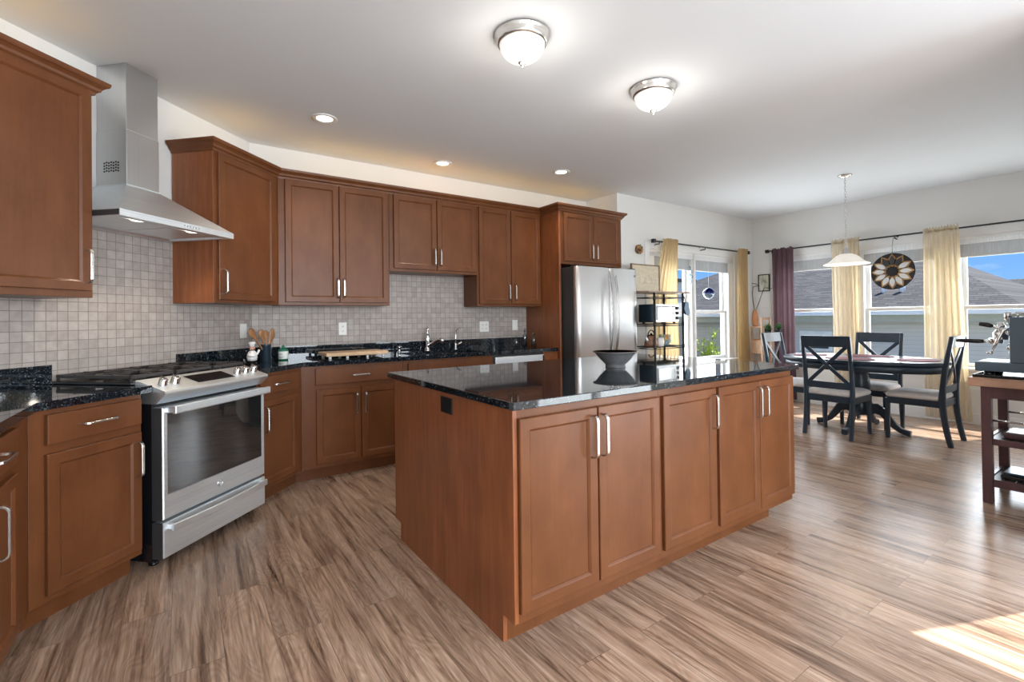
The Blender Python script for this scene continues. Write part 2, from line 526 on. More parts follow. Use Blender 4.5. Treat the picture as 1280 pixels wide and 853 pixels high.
# ------------------------------------------------------------------ mesh builder
FR = {'A': 0.0, 'D': PI/4, 'L': PI/2}
class MB:
    def __init__(s):
        s.bm = bmesh.new()
    def face(s, vs, smooth=False):
        try:
            f = s.bm.faces.new(vs)
            f.smooth = smooth
            return f
        except ValueError:
            return None
    def box(s, x0, x1, y0, y1, z0, z1, bev=0.0, seg=2, M=None):
        x0, x1 = min(x0, x1), max(x0, x1)
        y0, y1 = min(y0, y1), max(y0, y1)
        z0, z1 = min(z0, z1), max(z0, z1)
        t = bmesh.new()
        bmesh.ops.create_cube(t, size=1.0)
        for v in t.verts:
            v.co = Vector(((x0+x1)/2+v.co.x*(x1-x0), (y0+y1)/2+v.co.y*(y1-y0), (z0+z1)/2+v.co.z*(z1-z0)))
        if bev > 0:
            bev = min(bev, 0.45*min(x1-x0, y1-y0, z1-z0))
            bmesh.ops.bevel(t, geom=list(t.edges), offset=bev, segments=seg, affect='EDGES', profile=0.5)
        if M is not None:
            bmesh.ops.transform(t, matrix=M, verts=t.verts)
        s.merge(t)
        return s
    def merge(s, t, smooth=False):
        mp = {}
        for v in t.verts:
            mp[v] = s.bm.verts.new(v.co)
        for f in t.faces:
            s.face([mp[v] for v in f.verts], smooth or f.smooth)
        t.free()
    def loft(s, rings, closed=True, cap=True, smooth=True):
        R = [[s.bm.verts.new(p) for p in r] for r in rings]
        n = len(R[0])
        for a, b in zip(R[:-1], R[1:]):
            for i in range(n if closed else n-1):
                j = (i+1) % n
                s.face([a[i], a[j], b[j], b[i]], smooth)
        if cap and closed:
            s.face(list(reversed(R[0])), False)
            s.face(R[-1], False)
        return s
    def tube(s, pts, r, n=10, cap=True):
        pts = [Vector(p) for p in pts]
        rs = r if isinstance(r, (list, tuple)) else [r]*len(pts)
        rings = []
        up = None
        for i, p in enumerate(pts):
            d = (pts[min(i+1, len(pts)-1)]-pts[max(i-1, 0)]).normalized()
            if up is None:
                up = Vector((0, 0, 1)) if abs(d.z) < 0.9 else Vector((1, 0, 0))
            a = d.cross(up).normalized()
            up = a.cross(d).normalized()
            rings.append([p + (a*math.cos(2*PI*k/n) + up*math.sin(2*PI*k/n))*rs[i] for k in range(n)])
        return s.loft(rings, True, cap)
    def strip(s, pts, w, t, side):
        """rectangular bar swept along pts; side = direction of the width w, t = thickness"""
        pts = [Vector(p) for p in pts]
        side = Vector(side).normalized()
        rings = []
        for i, p in enumerate(pts):
            d = (pts[min(i+1, len(pts)-1)]-pts[max(i-1, 0)]).normalized()
            sd = (side - d*side.dot(d)).normalized()
            nrm = d.cross(sd).normalized()
            ww = w[i] if isinstance(w, (list, tuple)) else w
            tt = t[i] if isinstance(t, (list, tuple)) else t
            q = 0.22
            a, b = ww/2, tt/2
            sec = [(-a, -b*(1-2*q)), (-a+2*q*b, -b), (a-2*q*b, -b), (a, -b*(1-2*q)), (a, b*(1-2*q)), (a-2*q*b, b), (-a+2*q*b, b), (-a, b*(1-2*q))]
            rings.append([p + sd*u + nrm*v for u, v in sec])
        return s.loft(rings, True, True, False)
    def lathe(s, prof, c=(0, 0, 0), n=32, axis='z', M=None):
        c = Vector(c)
        rings = []
        for r, z in prof:
            r = max(r, 1e-5)
            ring = []
            for k in range(n):
                a = 2*PI*k/n
                if axis == 'z':
                    p = Vector((r*math.cos(a), r*math.sin(a), z))
                elif axis == 'y':
                    p = Vector((r*math.cos(a), z, -r*math.sin(a)))
                else:
                    p = Vector((z, r*math.cos(a), r*math.sin(a)))
                if M is not None:
                    p = M @ p
                ring.append(c+p)
            rings.append(ring)
        return s.loft(rings, True, True)
    def ball(s, c, rx, ry=None, rz=None, n=16, m=10):
        ry = ry or rx
        rz = rz or rx
        c = Vector(c)
        rings = []
        for i in range(m+1):
            t = -PI/2 + PI*i/m
            k = max(math.cos(t), 1e-3)
            rings.append([c+Vector((rx*k*math.cos(2*PI*j/n), ry*k*math.sin(2*PI*j/n), rz*math.sin(t))) for j in range(n)])
        return s.loft(rings)
    def prism(s, poly, z0, z1, holes=(), M=None):
        """plan polygon (with holes) extruded between z0 and z1"""
        t = bmesh.new()
        loops = [list(poly)]+[list(h) for h in holes]
        for z, rev in ((z1, False), (z0, True)):
            es = []
            for lp in loops:
                vs = [t.verts.new((p[0], p[1], z)) for p in lp]
                for i in range(len(vs)):
                    es.append(t.edges.new((vs[i], vs[(i+1) % len(vs)])))
            r = bmesh.ops.triangle_fill(t, edges=es, use_beauty=True, use_dissolve=False, normal=(0, 0, -1 if rev else 1))
        for lp in loops:
            for i in range(len(lp)):
                a, b = lp[i], lp[(i+1) % len(lp)]
                vs = [t.verts.new((a[0], a[1], z0)), t.verts.new((b[0], b[1], z0)), t.verts.new((b[0], b[1], z1)), t.verts.new((a[0], a[1], z1))]
                t.faces.new(vs)
        bmesh.ops.remove_doubles(t, verts=t.verts, dist=1e-5)
        bmesh.ops.recalc_face_normals(t, faces=t.faces)
        if M is not None:
            bmesh.ops.transform(t, matrix=M, verts=t.verts)
        s.merge(t)
        return s
    def mesh(s, name, base=(0, 0, 0)):
        bm = s.bm
        bmesh.ops.recalc_face_normals(bm, faces=bm.faces)
        b = Vector(base)
        for v in bm.verts:
            v.co -= b
        me = bpy.data.meshes.new(name)
        bm.to_mesh(me)
        bm.free()
        return me

def setp(o, label=None, cat=None, group=None, kind=None):
    if label: o['label'] = label
    if cat: o['category'] = cat
    if group: o['group'] = group
    if kind: o['kind'] = kind

def to_world(fr, p):
    a = FR[fr]
    return Vector((p[0]*math.cos(a)-p[1]*math.sin(a), p[0]*math.sin(a)+p[1]*math.cos(a), p[2]))

class Thing:
    """an Empty at the base of a thing; parts are given in the frame's coordinates"""
    def __init__(s, name, label, cat, base, fr='A', group=None):
        s.base, s.fr = Vector(base), fr
        s.o = bpy.data.objects.new(name, None)
        s.o.empty_display_size = 0.1
        s.o.location = to_world(fr, base)
        s.o.rotation_euler = (0, 0, FR[fr])
        COL.objects.link(s.o)
        setp(s.o, label, cat, group)
    def add(s, name, mb, mat, parent=None, label=None, kind=None):
        o = bpy.data.objects.new(name, mb.mesh(name, s.base))
        o.data.materials.append(mat)
        o.parent = parent if parent is not None else s.o
        COL.objects.link(o)
        setp(o, label, None, None, kind)
        return o
def single(name, mb, mat, label, cat, base, fr='A', group=None, kind=None):
    o = bpy.data.objects.new(name, mb.mesh(name, base))
    o.data.materials.append(mat)
    o.location = to_world(fr, base)
    o.rotation_euler = (0, 0, FR[fr])
    COL.objects.link(o)
    setp(o, label, cat, group, kind)
    return o
def copy_tree(o, parent=None):
    c = o.copy()
    COL.objects.link(c)
    if parent is not None:
        c.parent = parent
    for ch in list(o.children):
        copy_tree(ch, c)
    return c

# ------------------------------------------------------------------ room shell
ZC = 2.752                     # ceiling
ND = 2.86                      # diagonal wall (distance along its normal)
YW = 4.50                      # sink wall
YB = 3.97                      # window wall beside the fridge
XN = 7.317                     # nook window wall
XJ = 4.294                     # return beside the fridge
Q = 2**-0.5
def box1(name, mat, x0, x1, y0, y1, z0, z1, fr='A', **kw):
    b = MB().box(x0, x1, y0, y1, z0, z1)
    o = single(name, b, mat, kw.get('label'), kw.get('cat'), ((x0+x1)/2, (y0+y1)/2, z0), fr, kind=kw.get('kind', 'structure'))
    return o
single('floor', MB().prism([(-1.4, -4.7), (3.78, -4.7), (3.78, 0.17), (7.48, 0.17), (7.48, 4.7), (-1.4, 4.7)], -0.12, 0.0), FLOOR, None, None, (2, 0, -0.12), kind='structure')
single('ceiling', MB().prism([(-1.4, -4.7), (3.78, -4.7), (3.78, 0.17), (7.48, 0.17), (7.48, 4.7), (-1.4, 4.7)], ZC, ZC+0.12), CEIL, None, None, (2, 0, ZC), kind='structure')
box1('wall_left', WALL, -1.28, -1.13, -4.6, 2.95, 0, ZC)
box1('wall_corner', WALL, 1.2, 3.52, ND, ND+0.15, 0, ZC, 'D')
box1('wall_back', WALL, 0.40, XJ+0.15, YW, YW+0.15, 0, ZC)
box1('wall_return', WALL, XJ, XJ+0.15, YB+0.15, YW, 0, ZC)
def wall_with_holes(name, mat, axis, u0, u1, c0, c1, z0, z1, holes):
    """wall slab between c0 and c1; holes = (u0, u1, z0, z1)"""
    b = MB()
    M = Matrix(((1, 0, 0, 0), (0, 0, 1, 0), (0, 1, 0, 0), (0, 0, 0, 1))) if axis == 'x' else Matrix(((0, 0, 1, 0), (1, 0, 0, 0), (0, 1, 0, 0), (0, 0, 0, 1)))
    poly = [(u0, z0), (u1, z0), (u1, z1), (u0, z1)]
    hs = [[(a, c), (b_, c), (b_, d), (a, d)] for a, b_, c, d in holes]
    b.prism(poly, c0, c1, hs, M)
    base = ((u0+u1)/2, c0, z0) if axis == 'x' else (c0, (u0+u1)/2, z0)
    return single(name, b, mat, None, None, base, kind='structure')
ZS, ZH = 0.63, 2.12             # window sill and head
W1 = (4.86, 6.78)
W3 = [(2.86, 3.52), (1.84, 2.50), (0.86, 1.52)]
W3 = [(0.70, 3.60)]
wall_with_holes('wall_window', WALL, 'x', XJ, XN+0.15, YB, YB+0.15, 0, ZC, [(W1[0], W1[1], ZS, ZH)])
wall_with_holes('wall_nook', WALL, 'y', 0.0, YB, XN, XN+0.15, 0, ZC, [(0.70, 3.60, ZS, ZH)])
box1('wall_south', WALL, 3.75, XN+0.15, 0.17, 0.30, 0, ZC)
wall_with_holes('wall_right', WALL, 'y', -4.6, 0.30, 3.60, 3.75, 0, ZC, [(-1.90, 0.145, 0.02, 2.28)])
wall_with_holes('wall_rear', WALL, 'x', -1.28, 3.75, -4.70, -4.55, 0, ZC, [(-0.5, 2.9, 0.5, 2.4)])
# baseboards
box1('baseboard_nook', WHITE, XN-0.016, XN, 0.30, YB, 0, 0.12)
box1('baseboard_window', WHITE, XJ+0.01, XN-0.016, YB-0.016, YB, 0, 0.12)
box1('baseboard_south', WHITE, 3.62, XN-0.016, 0.30, 0.316, 0, 0.12)
# mosaic backsplash
box1('trim_1', TILE, 1.25, 3.4985, ND-0.010, ND, 0.90, 1.82, 'D')
box1('trim_2', TILE, 0.4600, 3.30, YW-0.010, YW, 0.90, 1.72)

# ------------------------------------------------------------------ windows
def window_unit(name, axis, c, units, sill_out):
    """units = (u0, u1) glass units in an opening whose inner face is at c; the outside is +"""
    root = bpy.data.objects.new(name, None)
    COL.objects.link(root)
    root['kind'] = 'structure'
    def bx(b, u0, u1, d0, d1, z0, z1, bev=0.004):
        if axis == 'x':
            b.box(u0, u1, c+d0, c+d1, z0, z1, bev)
        else:
            b.box(c+d0, c+d1, u0, u1, z0, z1, bev)
    def put(nm, b, m, par=None):
        o = bpy.data.objects.new(nm, b.mesh(nm))
        o.data.materials.append(m)
        o.parent = par or root
        o['kind'] = 'structure'
        COL.objects.link(o)
        return o
    a0, a1 = units[0], units[1]
    gl = units[2]
    b = MB()                                    # casing on the wall, jambs, mullion posts
    w = 0.085
    bx(b, a0-w, a0, -0.018, 0.0, ZS-0.02, ZH+w)
    bx(b, a1, a1+w, -0.018, 0.0, ZS-0.02, ZH+w)
    bx(b, a0, a1, -0.018, 0.0, ZH, ZH+w)
    bx(b, a0, a1, 0.0, 0.15, ZH-0.03, ZH)
    edges = [a0]+[x for g in gl for x in g]+[a1]
    for i in range(0, len(edges), 2):
        if edges[i+1]-edges[i] > 0.005:
            bx(b, edges[i], edges[i+1], 0.01, 0.15, ZS, ZH-0.03)
            if 0 < i < len(edges)-2:
                bx(b, edges[i]+0.06, edges[i+1]-0.06, -0.012, 0.01, ZS, ZH)
    put('window_frame', b, WHITE)
    b = MB()
    bx(b, a0-w-0.02, a1+w+0.02, -sill_out, 0.02, ZS-0.035, ZS, 0.008)
    bx(b, a0-w, a1+w, -0.016, 0.0, ZS-0.11, ZS-0.035)
    bx(b, a0, a1, 0.02, 0.15, ZS-0.03, ZS+0.005)
    put('sill', b, WHITE)
    for (g0, g1) in gl:
        for k, (z0, z1, d) in enumerate(((ZS+0.005, 1.335, 0.055), (1.30, ZH-0.03, 0.095))):
            b = MB()
            r = 0.042
            bx(b, g0, g0+r, d, d+0.035, z0, z1)
            bx(b, g1-r, g1, d, d+0.035, z0, z1)
            bx(b, g0+r, g1-r, d, d+0.035, z0, z0+r)
            bx(b, g0+r, g1-r, d, d+0.035, z1-r, z1)
            sash = put('sash', b, WHITE)
            p = MB()
            bx(p, g0+r, g1-r, d+0.015, d+0.019, z0+r, z1-r, 0)
            put('pane', p, PANE, sash)
window_unit('window_1', 'x', YB, (W1[0], W1[1], [(4.98, 5.76), (5.86, 6.66)]), 0.06)
window_unit('window_2', 'y', XN, (0.70, 3.60, [(0.80, 1.56), (1.79, 2.50), (2.83, 3.52)]), 0.06)
# patio door beside the camera and the window behind it
def simple_frame(name, axis, c, u0, u1, z0, z1, nm):
    root = bpy.data.objects.new(name, None)
    COL.objects.link(root)
    root['kind'] = 'structure'
    b = MB()
    w = 0.07
    n = nm
    for i in range(n+1):
        u = u0+(u1-u0)*i/n
        lo, hi = max(u0-0.006, u-w/2), min(u1+0.006, u+w/2)
        if axis == 'x': b.box(lo, hi, c, c+0.08, z0, z1, 0.004)
        else: b.box(c, c+0.08, lo, hi, z0, z1, 0.004)
    for z in (z0-0.006, z1-w+0.006):
        if axis == 'x': b.box(u0, u1, c, c+0.08, z, z+w, 0.004)
        else: b.box(c, c+0.08, u0, u1, z, z+w, 0.004)
    o = bpy.data.objects.new('door_frame' if name.startswith('door') else 'window_frame', b.mesh('frame'))
    o.data.materials.append(WHITE)
    o.parent = root
    o['kind'] = 'structure'
    COL.objects.link(o)
simple_frame('door_1', 'y', 3.63, -1.90, 0.145, 0.02, 2.28, 2)
simple_frame('window_3', 'x', -4.66, -0.5, 2.9, 0.5, 2.4, 3)

# ------------------------------------------------------------------ cabinet helpers (front faces -y of its frame)
def panel_door(x0, x1, z0, z1, yf, th=0.02, rail=0.045):
    b = MB()
    loops = [(0, th), (0, 0.003), (0.003, 0), (rail-0.001, 0), (rail+0.001, 0.0012), (rail+0.0085, 0.008), (rail+0.0095, 0.0105)]
    rings = []
    for o, d in loops:
        rings.append([b.bm.verts.new((x, yf+d, z)) for x, z in ((x0+o, z0+o), (x1-o, z0+o), (x1-o, z1-o), (x0+o, z1-o))])
    for p, q in zip(rings[:-1], rings[1:]):
        for i in range(4):
            b.face([p[i], p[(i+1) % 4], q[(i+1) % 4], q[i]])
    b.face(rings[-1])
    b.face(list(reversed(rings[0])))
    return b
def arc_pull(p0, p1, out, proj=0.034, w=0.014, t=0.009, r=0.022):
    """bar pull between two feet p0 and p1, standing off along out"""
    p0, p1, out = Vector(p0), Vector(p1), Vector(out).normalized()
    d = (p1-p0).normalized()
    pts = [p0, p0+out*(proj-r)]
    for k in range(1, 7):
        a = PI/2*k/6
        pts.append(p0 + out*(proj-r+r*math.sin(a)) + d*(r-r*math.cos(a)))
    for k in range(0, 7):
        a = PI/2*k/6
        pts.append(p1 - d*(r-r*math.sin(a)) + out*(proj-r+r*math.cos(a)))
    pts.append(p1)
    b = MB()
    b.strip(pts, w, t, d.cross(out))
    return b
def add_door(t, x0, x1, z0, z1, yf, hx=None, hz=None, hl=0.17, mat=None, rail=0.045):
    o = t.add('door', panel_door(x0, x1, z0, z1, yf, 0.02, rail), mat or CAB)
    if hx is not None:
        h = arc_pull((hx, yf, hz), (hx, yf, hz+hl), (0, -1, 0))
        t.add('handle', h, NICKEL, o)
    return o
def add_drawer(t, x0, x1, z0, z1, yf, handle=True, hl=0.15):
    o = t.add('drawer_front', MB().box(x0, x1, yf, yf+0.02, z0, z1, 0.004), CAB)
    if handle:
        c, z = (x0+x1)/2, (z0+z1)/2
        t.add('handle', arc_pull((c-hl/2, yf, z), (c+hl/2, yf, z), (0, -1, 0), 0.03, 0.011, 0.008), NICKEL, o)
    return o
CROWN = [(0.0, 0.0), (0.010, 0.0), (0.013, 0.012), (0.020, 0.018), (0.026, 0.022), (0.030, 0.034), (0.042, 0.046), (0.050, 0.050), (0.054, 0.058), (0.056, 0.072), (0.0, 0.072)]
def crown_mb(path, z0, prof=CROWN):
    """moulding along a plan path; the outside is to the right of travel"""
    b = MB()
    P = [Vector((p[0], p[1], 0)) for p in path]
    rings = []
    for i, p in enumerate(P):
        dirs = []
        if i > 0: dirs.append((P[i]-P[i-1]).normalized())
        if i < len(P)-1: dirs.append((P[i+1]-P[i]).normalized())
        ns = [Vector((d.y, -d.x, 0)) for d in dirs]
        if len(ns) == 2:
            n = (ns[0]+ns[1])
            n = n/ (n.length_squared/2) if n.length > 1e-6 else ns[0]
        else:
            n = ns[0]
        rings.append([p + n*o + Vector((0, 0, z0+h)) for o, h in prof])
    b.loft(rings, True, True, False)
    return b

# ------------------------------------------------------------------ island
ITB, ITT = 0.9125, 0.943
def island():
    fy, by = 1.47, 2.66
    units = [(1.009, 1.850, 'island base cabinet with two doors, under the near front corner of the island top', [(1.030, 1.432, 1.400), (1.440, 1.838, 1.458)]),
             (1.850, 2.310, 'narrow single-door island base cabinet in the middle of the island front', [(1.868, 2.298, 2.262)]),
             (2.310, 3.135, 'island base cabinet with two doors at the dining end of the island', [(2.324, 2.728, 2.697), (2.736, 3.128, 2.768)])]
    for i, (x0, x1, lab, doors) in enumerate(units):
        t = Thing('island_cabinet', lab, 'cabinet', ((x0+x1)/2, fy+0.5, 0), 'A', 'island cabinets')
        b = MB()
        b.box(x0+(0.018 if i == 0 else 0), x1, fy, by, 0.10, ITB, 0.002)
        t.add('body', b, CAB)
        t.add('toe_kick', MB().box(x0+(0.018 if i == 0 else 0), x1-(0.14 if i == 2 else 0), fy+0.078, by-0.07, 0, 0.10), CAB)
        if i == 0:
            M = Matrix(((0, 0, 1, 0), (1, 0, 0, 0), (0, 1, 0, 0), (0, 0, 0, 1)))
            e = MB().prism([(fy-0.002, 0.105), (fy+0.078, 0.105), (fy+0.078, 0), (by-0.06, 0), (by-0.06, 0.10), (by+0.02, 0.10), (by+0.02, ITB), (fy-0.002, ITB)], x0, x0+0.018, (), M)
            ep = t.add('end_panel', e, CABSIDE)
            ob = MB().box(x0-0.005, x0, 1.95, 2.065, 0.812, 0.888, 0.003)
            ou = t.add('outlet_plate', ob, BLACK, ep, 'black outlet plate')
        for (a, c, hx) in doors:
            add_door(t, a, c, 0.140, 0.873, fy-0.02, hx, 0.668, 0.174)
    b = MB()
    r = 0.006
    x0, x1, y0, y1 = 0.985, 3.158, 1.428, 2.735
    b.box(x0, x1, y0, y1, ITB, ITT, 0.003, 2)
    single('island_countertop', b, GRANITE, 'polished blue-black granite top of the kitchen island', 'countertop', ((x0+x1)/2, (y0+y1)/2, ITB))
island()

# ------------------------------------------------------------------ perimeter base cabinets
CB, CT = 0.900, 0.935
ZD0, ZD1 = 0.132, 0.712         # doors
ZR0, ZR1 = 0.750, 0.876         # drawers
FD, FW = 2.26, 3.93             # face planes: diagonal, sink wall
XL = -0.52                      # face plane of the left run (world x)
def base_cab(name, lab, fr, x0, x1, fy, by, doors, drawers, group=None, toe=(0, 0)):
    t = Thing(name, lab, 'cabinet', ((x0+x1)/2, (fy+by)/2, 0), fr, group)
    t.add('body', MB().box(x0, x1, fy, by, 0.10, CB, 0.002), CAB)
    t.add('toe_kick', MB().box(x0-toe[0], x1+toe[1], fy+0.072, by-0.02, 0, 0.10), CAB)
    for d in doors:
        add_door(t, d[0], d[1], ZD0, ZD1, fy-0.02, d[2], d[3] if len(d) > 3 else ZD1-0.215)
    for (a, c, h) in drawers:
        add_drawer(t, a, c, ZR0, ZR1, fy-0.02, h)
    return t
base_cab('base_cabinet', 'base cabinet with one drawer and one door left of the gas range', 'D', 1.526, 2.005, FD, ND-0.02, [(1.582, 1.992, 1.966)], [(1.582, 1.992, True)])
base_cab('base_cabinet', 'narrow base cabinet with one drawer and one door right of the gas range', 'D', 2.81, 3.299, FD, ND-0.02, [(2.835, 3.235, 2.872)], [(2.835, 3.235, True)], toe=(0, 0.028))
# left run, along x = -1.13 (frame L: local x = world y, local y = -world x)
base_cab('base_cabinet', 'base cabinet cut off by the left edge of the photo, with a tall bar pull', 'L', 1.35, 2.674, -XL, 1.10, [(1.42, 1.98, None), (2.0, 2.46, 2.185)], [(1.42, 1.98, True), (2.0, 2.46, True)])
# sink wall
base_cab('base_cabinet', 'base cabinet with a wide drawer over two doors below the cutting board', 'A', 0.735, 1.555, FW, YW-0.02, [(0.842, 1.185, 1.150), (1.193, 1.535, 1.222)], [(0.838, 1.538, True)], toe=(0.030, 0))
base_cab('sink_cabinet', 'sink base cabinet with a plain false drawer front below the faucet', 'A', 1.556, 2.478, FW, YW-0.02, [(1.60, 2.02, 1.98), (2.03, 2.462, 2.07)], [(1.600, 2.462, False)])

def DW(T, Nn):                  # diagonal frame to plan
    return (Q*(T-Nn), Q*(T+Nn))
def counters():
    # left piece
    eN, eX = 2.232, -0.492
    k = eN*2**0.5
    poly = [(eX, 0.9), (eX, eX+k), DW(2.040, eN), DW(2.040, ND-0.012), (-1.13+0.012, -1.13+0.012+(ND-0.012)/Q), (-1.118, 0.9)]
    b = MB().prism(poly, CB, CT)
    t = Thing('countertop', 'polished blue-black granite countertop left of the gas range', 'countertop', (-0.7, 2.0, CB))
    t.add('worktop', b, GRANITE)
    bs = MB().prism([DW(1.50, ND-0.032), DW(2.018, ND-0.032), DW(2.018, ND-0.012), DW(1.50, ND-0.012)], CT, 1.037)
    t.add('backsplash', bs, GRANITE)
    # right piece
    eY = 3.90
    poly = [DW(2.80, eN), (eY-k, eY), (3.287, eY), (3.287, YW-0.012), (YW-0.012-(ND-0.012)/Q, YW-0.012), DW(2.80, ND-0.012)]
    hole = [(1.66, 3.99), (2.42, 3.99), (2.42, 4.36), (1.66, 4.36)]
    b = MB().prism(poly, CB, CT, [hole])
    t = Thing('countertop', 'long granite countertop with sink running from the gas range to the refrigerator panel', 'countertop', (1.9, 4.2, CB))
    t.add('worktop', b, GRANITE)
    bs = MB()
    c = YW-0.012-(ND-0.012)/Q
    c2 = (YW-0.032)-(ND-0.032)/Q
    bs.prism([DW(2.779, ND-0.032), (c2, YW-0.032), (3.287, YW-0.032), (3.287, YW-0.012), (c, YW-0.012), DW(2.779, ND-0.012)], CT, 1.037)
    t.add('backsplash', bs, GRANITE)
    sk = MB()
    x0, x1, y0, y1, z0, z1 = 1.655, 2.425, 3.985, 4.365, 0.72, 0.899
    w = 0.004
    sk.box(x0, x1, y0, y1, z0, z0+w)
    sk.box(x0, x0+w, y0, y1, z0, z1)
    sk.box(x1-w, x1, y0, y1, z0, z1)
    sk.box(x0, x1, y0, y0+w, z0, z1)
    sk.box(x0, x1, y1-w, y1, z0, z1)
    sk.lathe([(0.03, z0+w), (0.035, z0+w+0.004), (0.02, z0+w+0.003), (0.0, z0+w+0.002)], (2.04, 4.17, 0), 20)
    t.add('sink_basin', sk, STEEL)
counters()

# ------------------------------------------------------------------ upper cabinets
UZ0, UZ1 = 1.383, 2.440
UN, UY = 2.53, 4.20
DZ0, DZ1 = 1.408, 2.400
def upper(name, lab, fr, x0, x1, fy, by, z0, z1, doors, dz0, dz1, hl=0.165, group=None):
    t = Thing(name, lab, 'cabinet', ((x0+x1)/2, (fy+by)/2, z0), fr, group)
    t.add('body', MB().box(x0, x1, fy, by, z0, z1, 0.002), CAB)
    for a, c, h in doors:
        add_door(t, a, c, dz0, dz1, fy-0.02, h, dz0+0.04, hl)
    return t
tl = upper('wall_cabinet', 'large wall cabinet left of the range hood, cut off by the photo edge', 'D', 1.02, 1.990, UN, ND-0.012, UZ0, UZ1, [(1.06, 1.502, 1.46), (1.510, 1.972, 1.945)], DZ0+0.008, 2.432)
crown = crown_mb([(1.02, UN), (1.990, UN), (1.990, ND-0.012)], 2.418)
tl.add('crown', crown, CAB)
tr = upper('wall_cabinet', 'single-door wall cabinet right of the range hood', 'D', 2.764, 3.409, UN, ND-0.012, UZ0, UZ1, [(2.792, 3.356, 2.824)], DZ0-0.003, DZ1)
tr.add('end_panel', MB().box(2.760, 2.764, UN+0.002, ND-0.012, UZ0, UZ1), CABSIDE)
upper('wall_cabinet', 'two-door wall cabinet above the cutting board', 'A', 0.623, 1.544, UY, YW-0.012, UZ0, UZ1, [(0.674, 1.094, 1.080), (1.101, 1.528, 1.130)], DZ0, DZ1+0.008)
upper('wall_cabinet', 'short two-door wall cabinet above the sink faucet', 'A', 1.546, 2.468, UY, YW-0.012, 1.700, UZ1, [(1.584, 2.012, 1.985), (2.020, 2.455, 2.045)], 1.728, DZ1+0.008)
upper('wall_cabinet', 'two-door wall cabinet beside the refrigerator panel', 'A', 2.470, 3.296, UY, YW-0.012, UZ0, UZ1, [(2.490, 2.880, 2.846), (2.889, 3.280, 2.925)], DZ0, DZ1+0.006)
def crown_run():
    c = DW(3.41, UN)
    kx = UY-UN*2**0.5
    pts = [DW(2.764, ND-0.012), DW(2.764, UN), (kx, UY), (3.296, UY)]
    b = crown_mb(pts, 2.405)
    single('crown_molding', b, CAB, 'stained crown molding running along the tops of the wall cabinets from hood to refrigerator', 'crown molding', (1.9, UY, 2.405))
crown_run()
def fridge_cab():
    fy = 3.885
    t = Thing('refrigerator_cabinet', 'cabinet with two short doors and a full-height side panel around the refrigerator', 'cabinet', (3.78, 4.2, 0))
    t.add('side_panel', MB().box(3.300, 3.325, fy, YW-0.012, 0, 2.44, 0.002), CABSIDE)
    t.add('body', MB().box(3.325, 4.262, fy, YW-0.012, 1.835, 2.44, 0.002), CAB)
    for a, c, h in ((3.362, 3.790, 3.760), (3.797, 4.220, 3.830)):
        add_door(t, a, c, 1.866, 2.392, fy-0.02, h, 1.90, 0.165)
    t.add('crown', crown_mb([(3.300, UY-0.058), (3.300, fy), (4.262, fy), (4.262, YB)], 2.405), CAB)
fridge_cab()

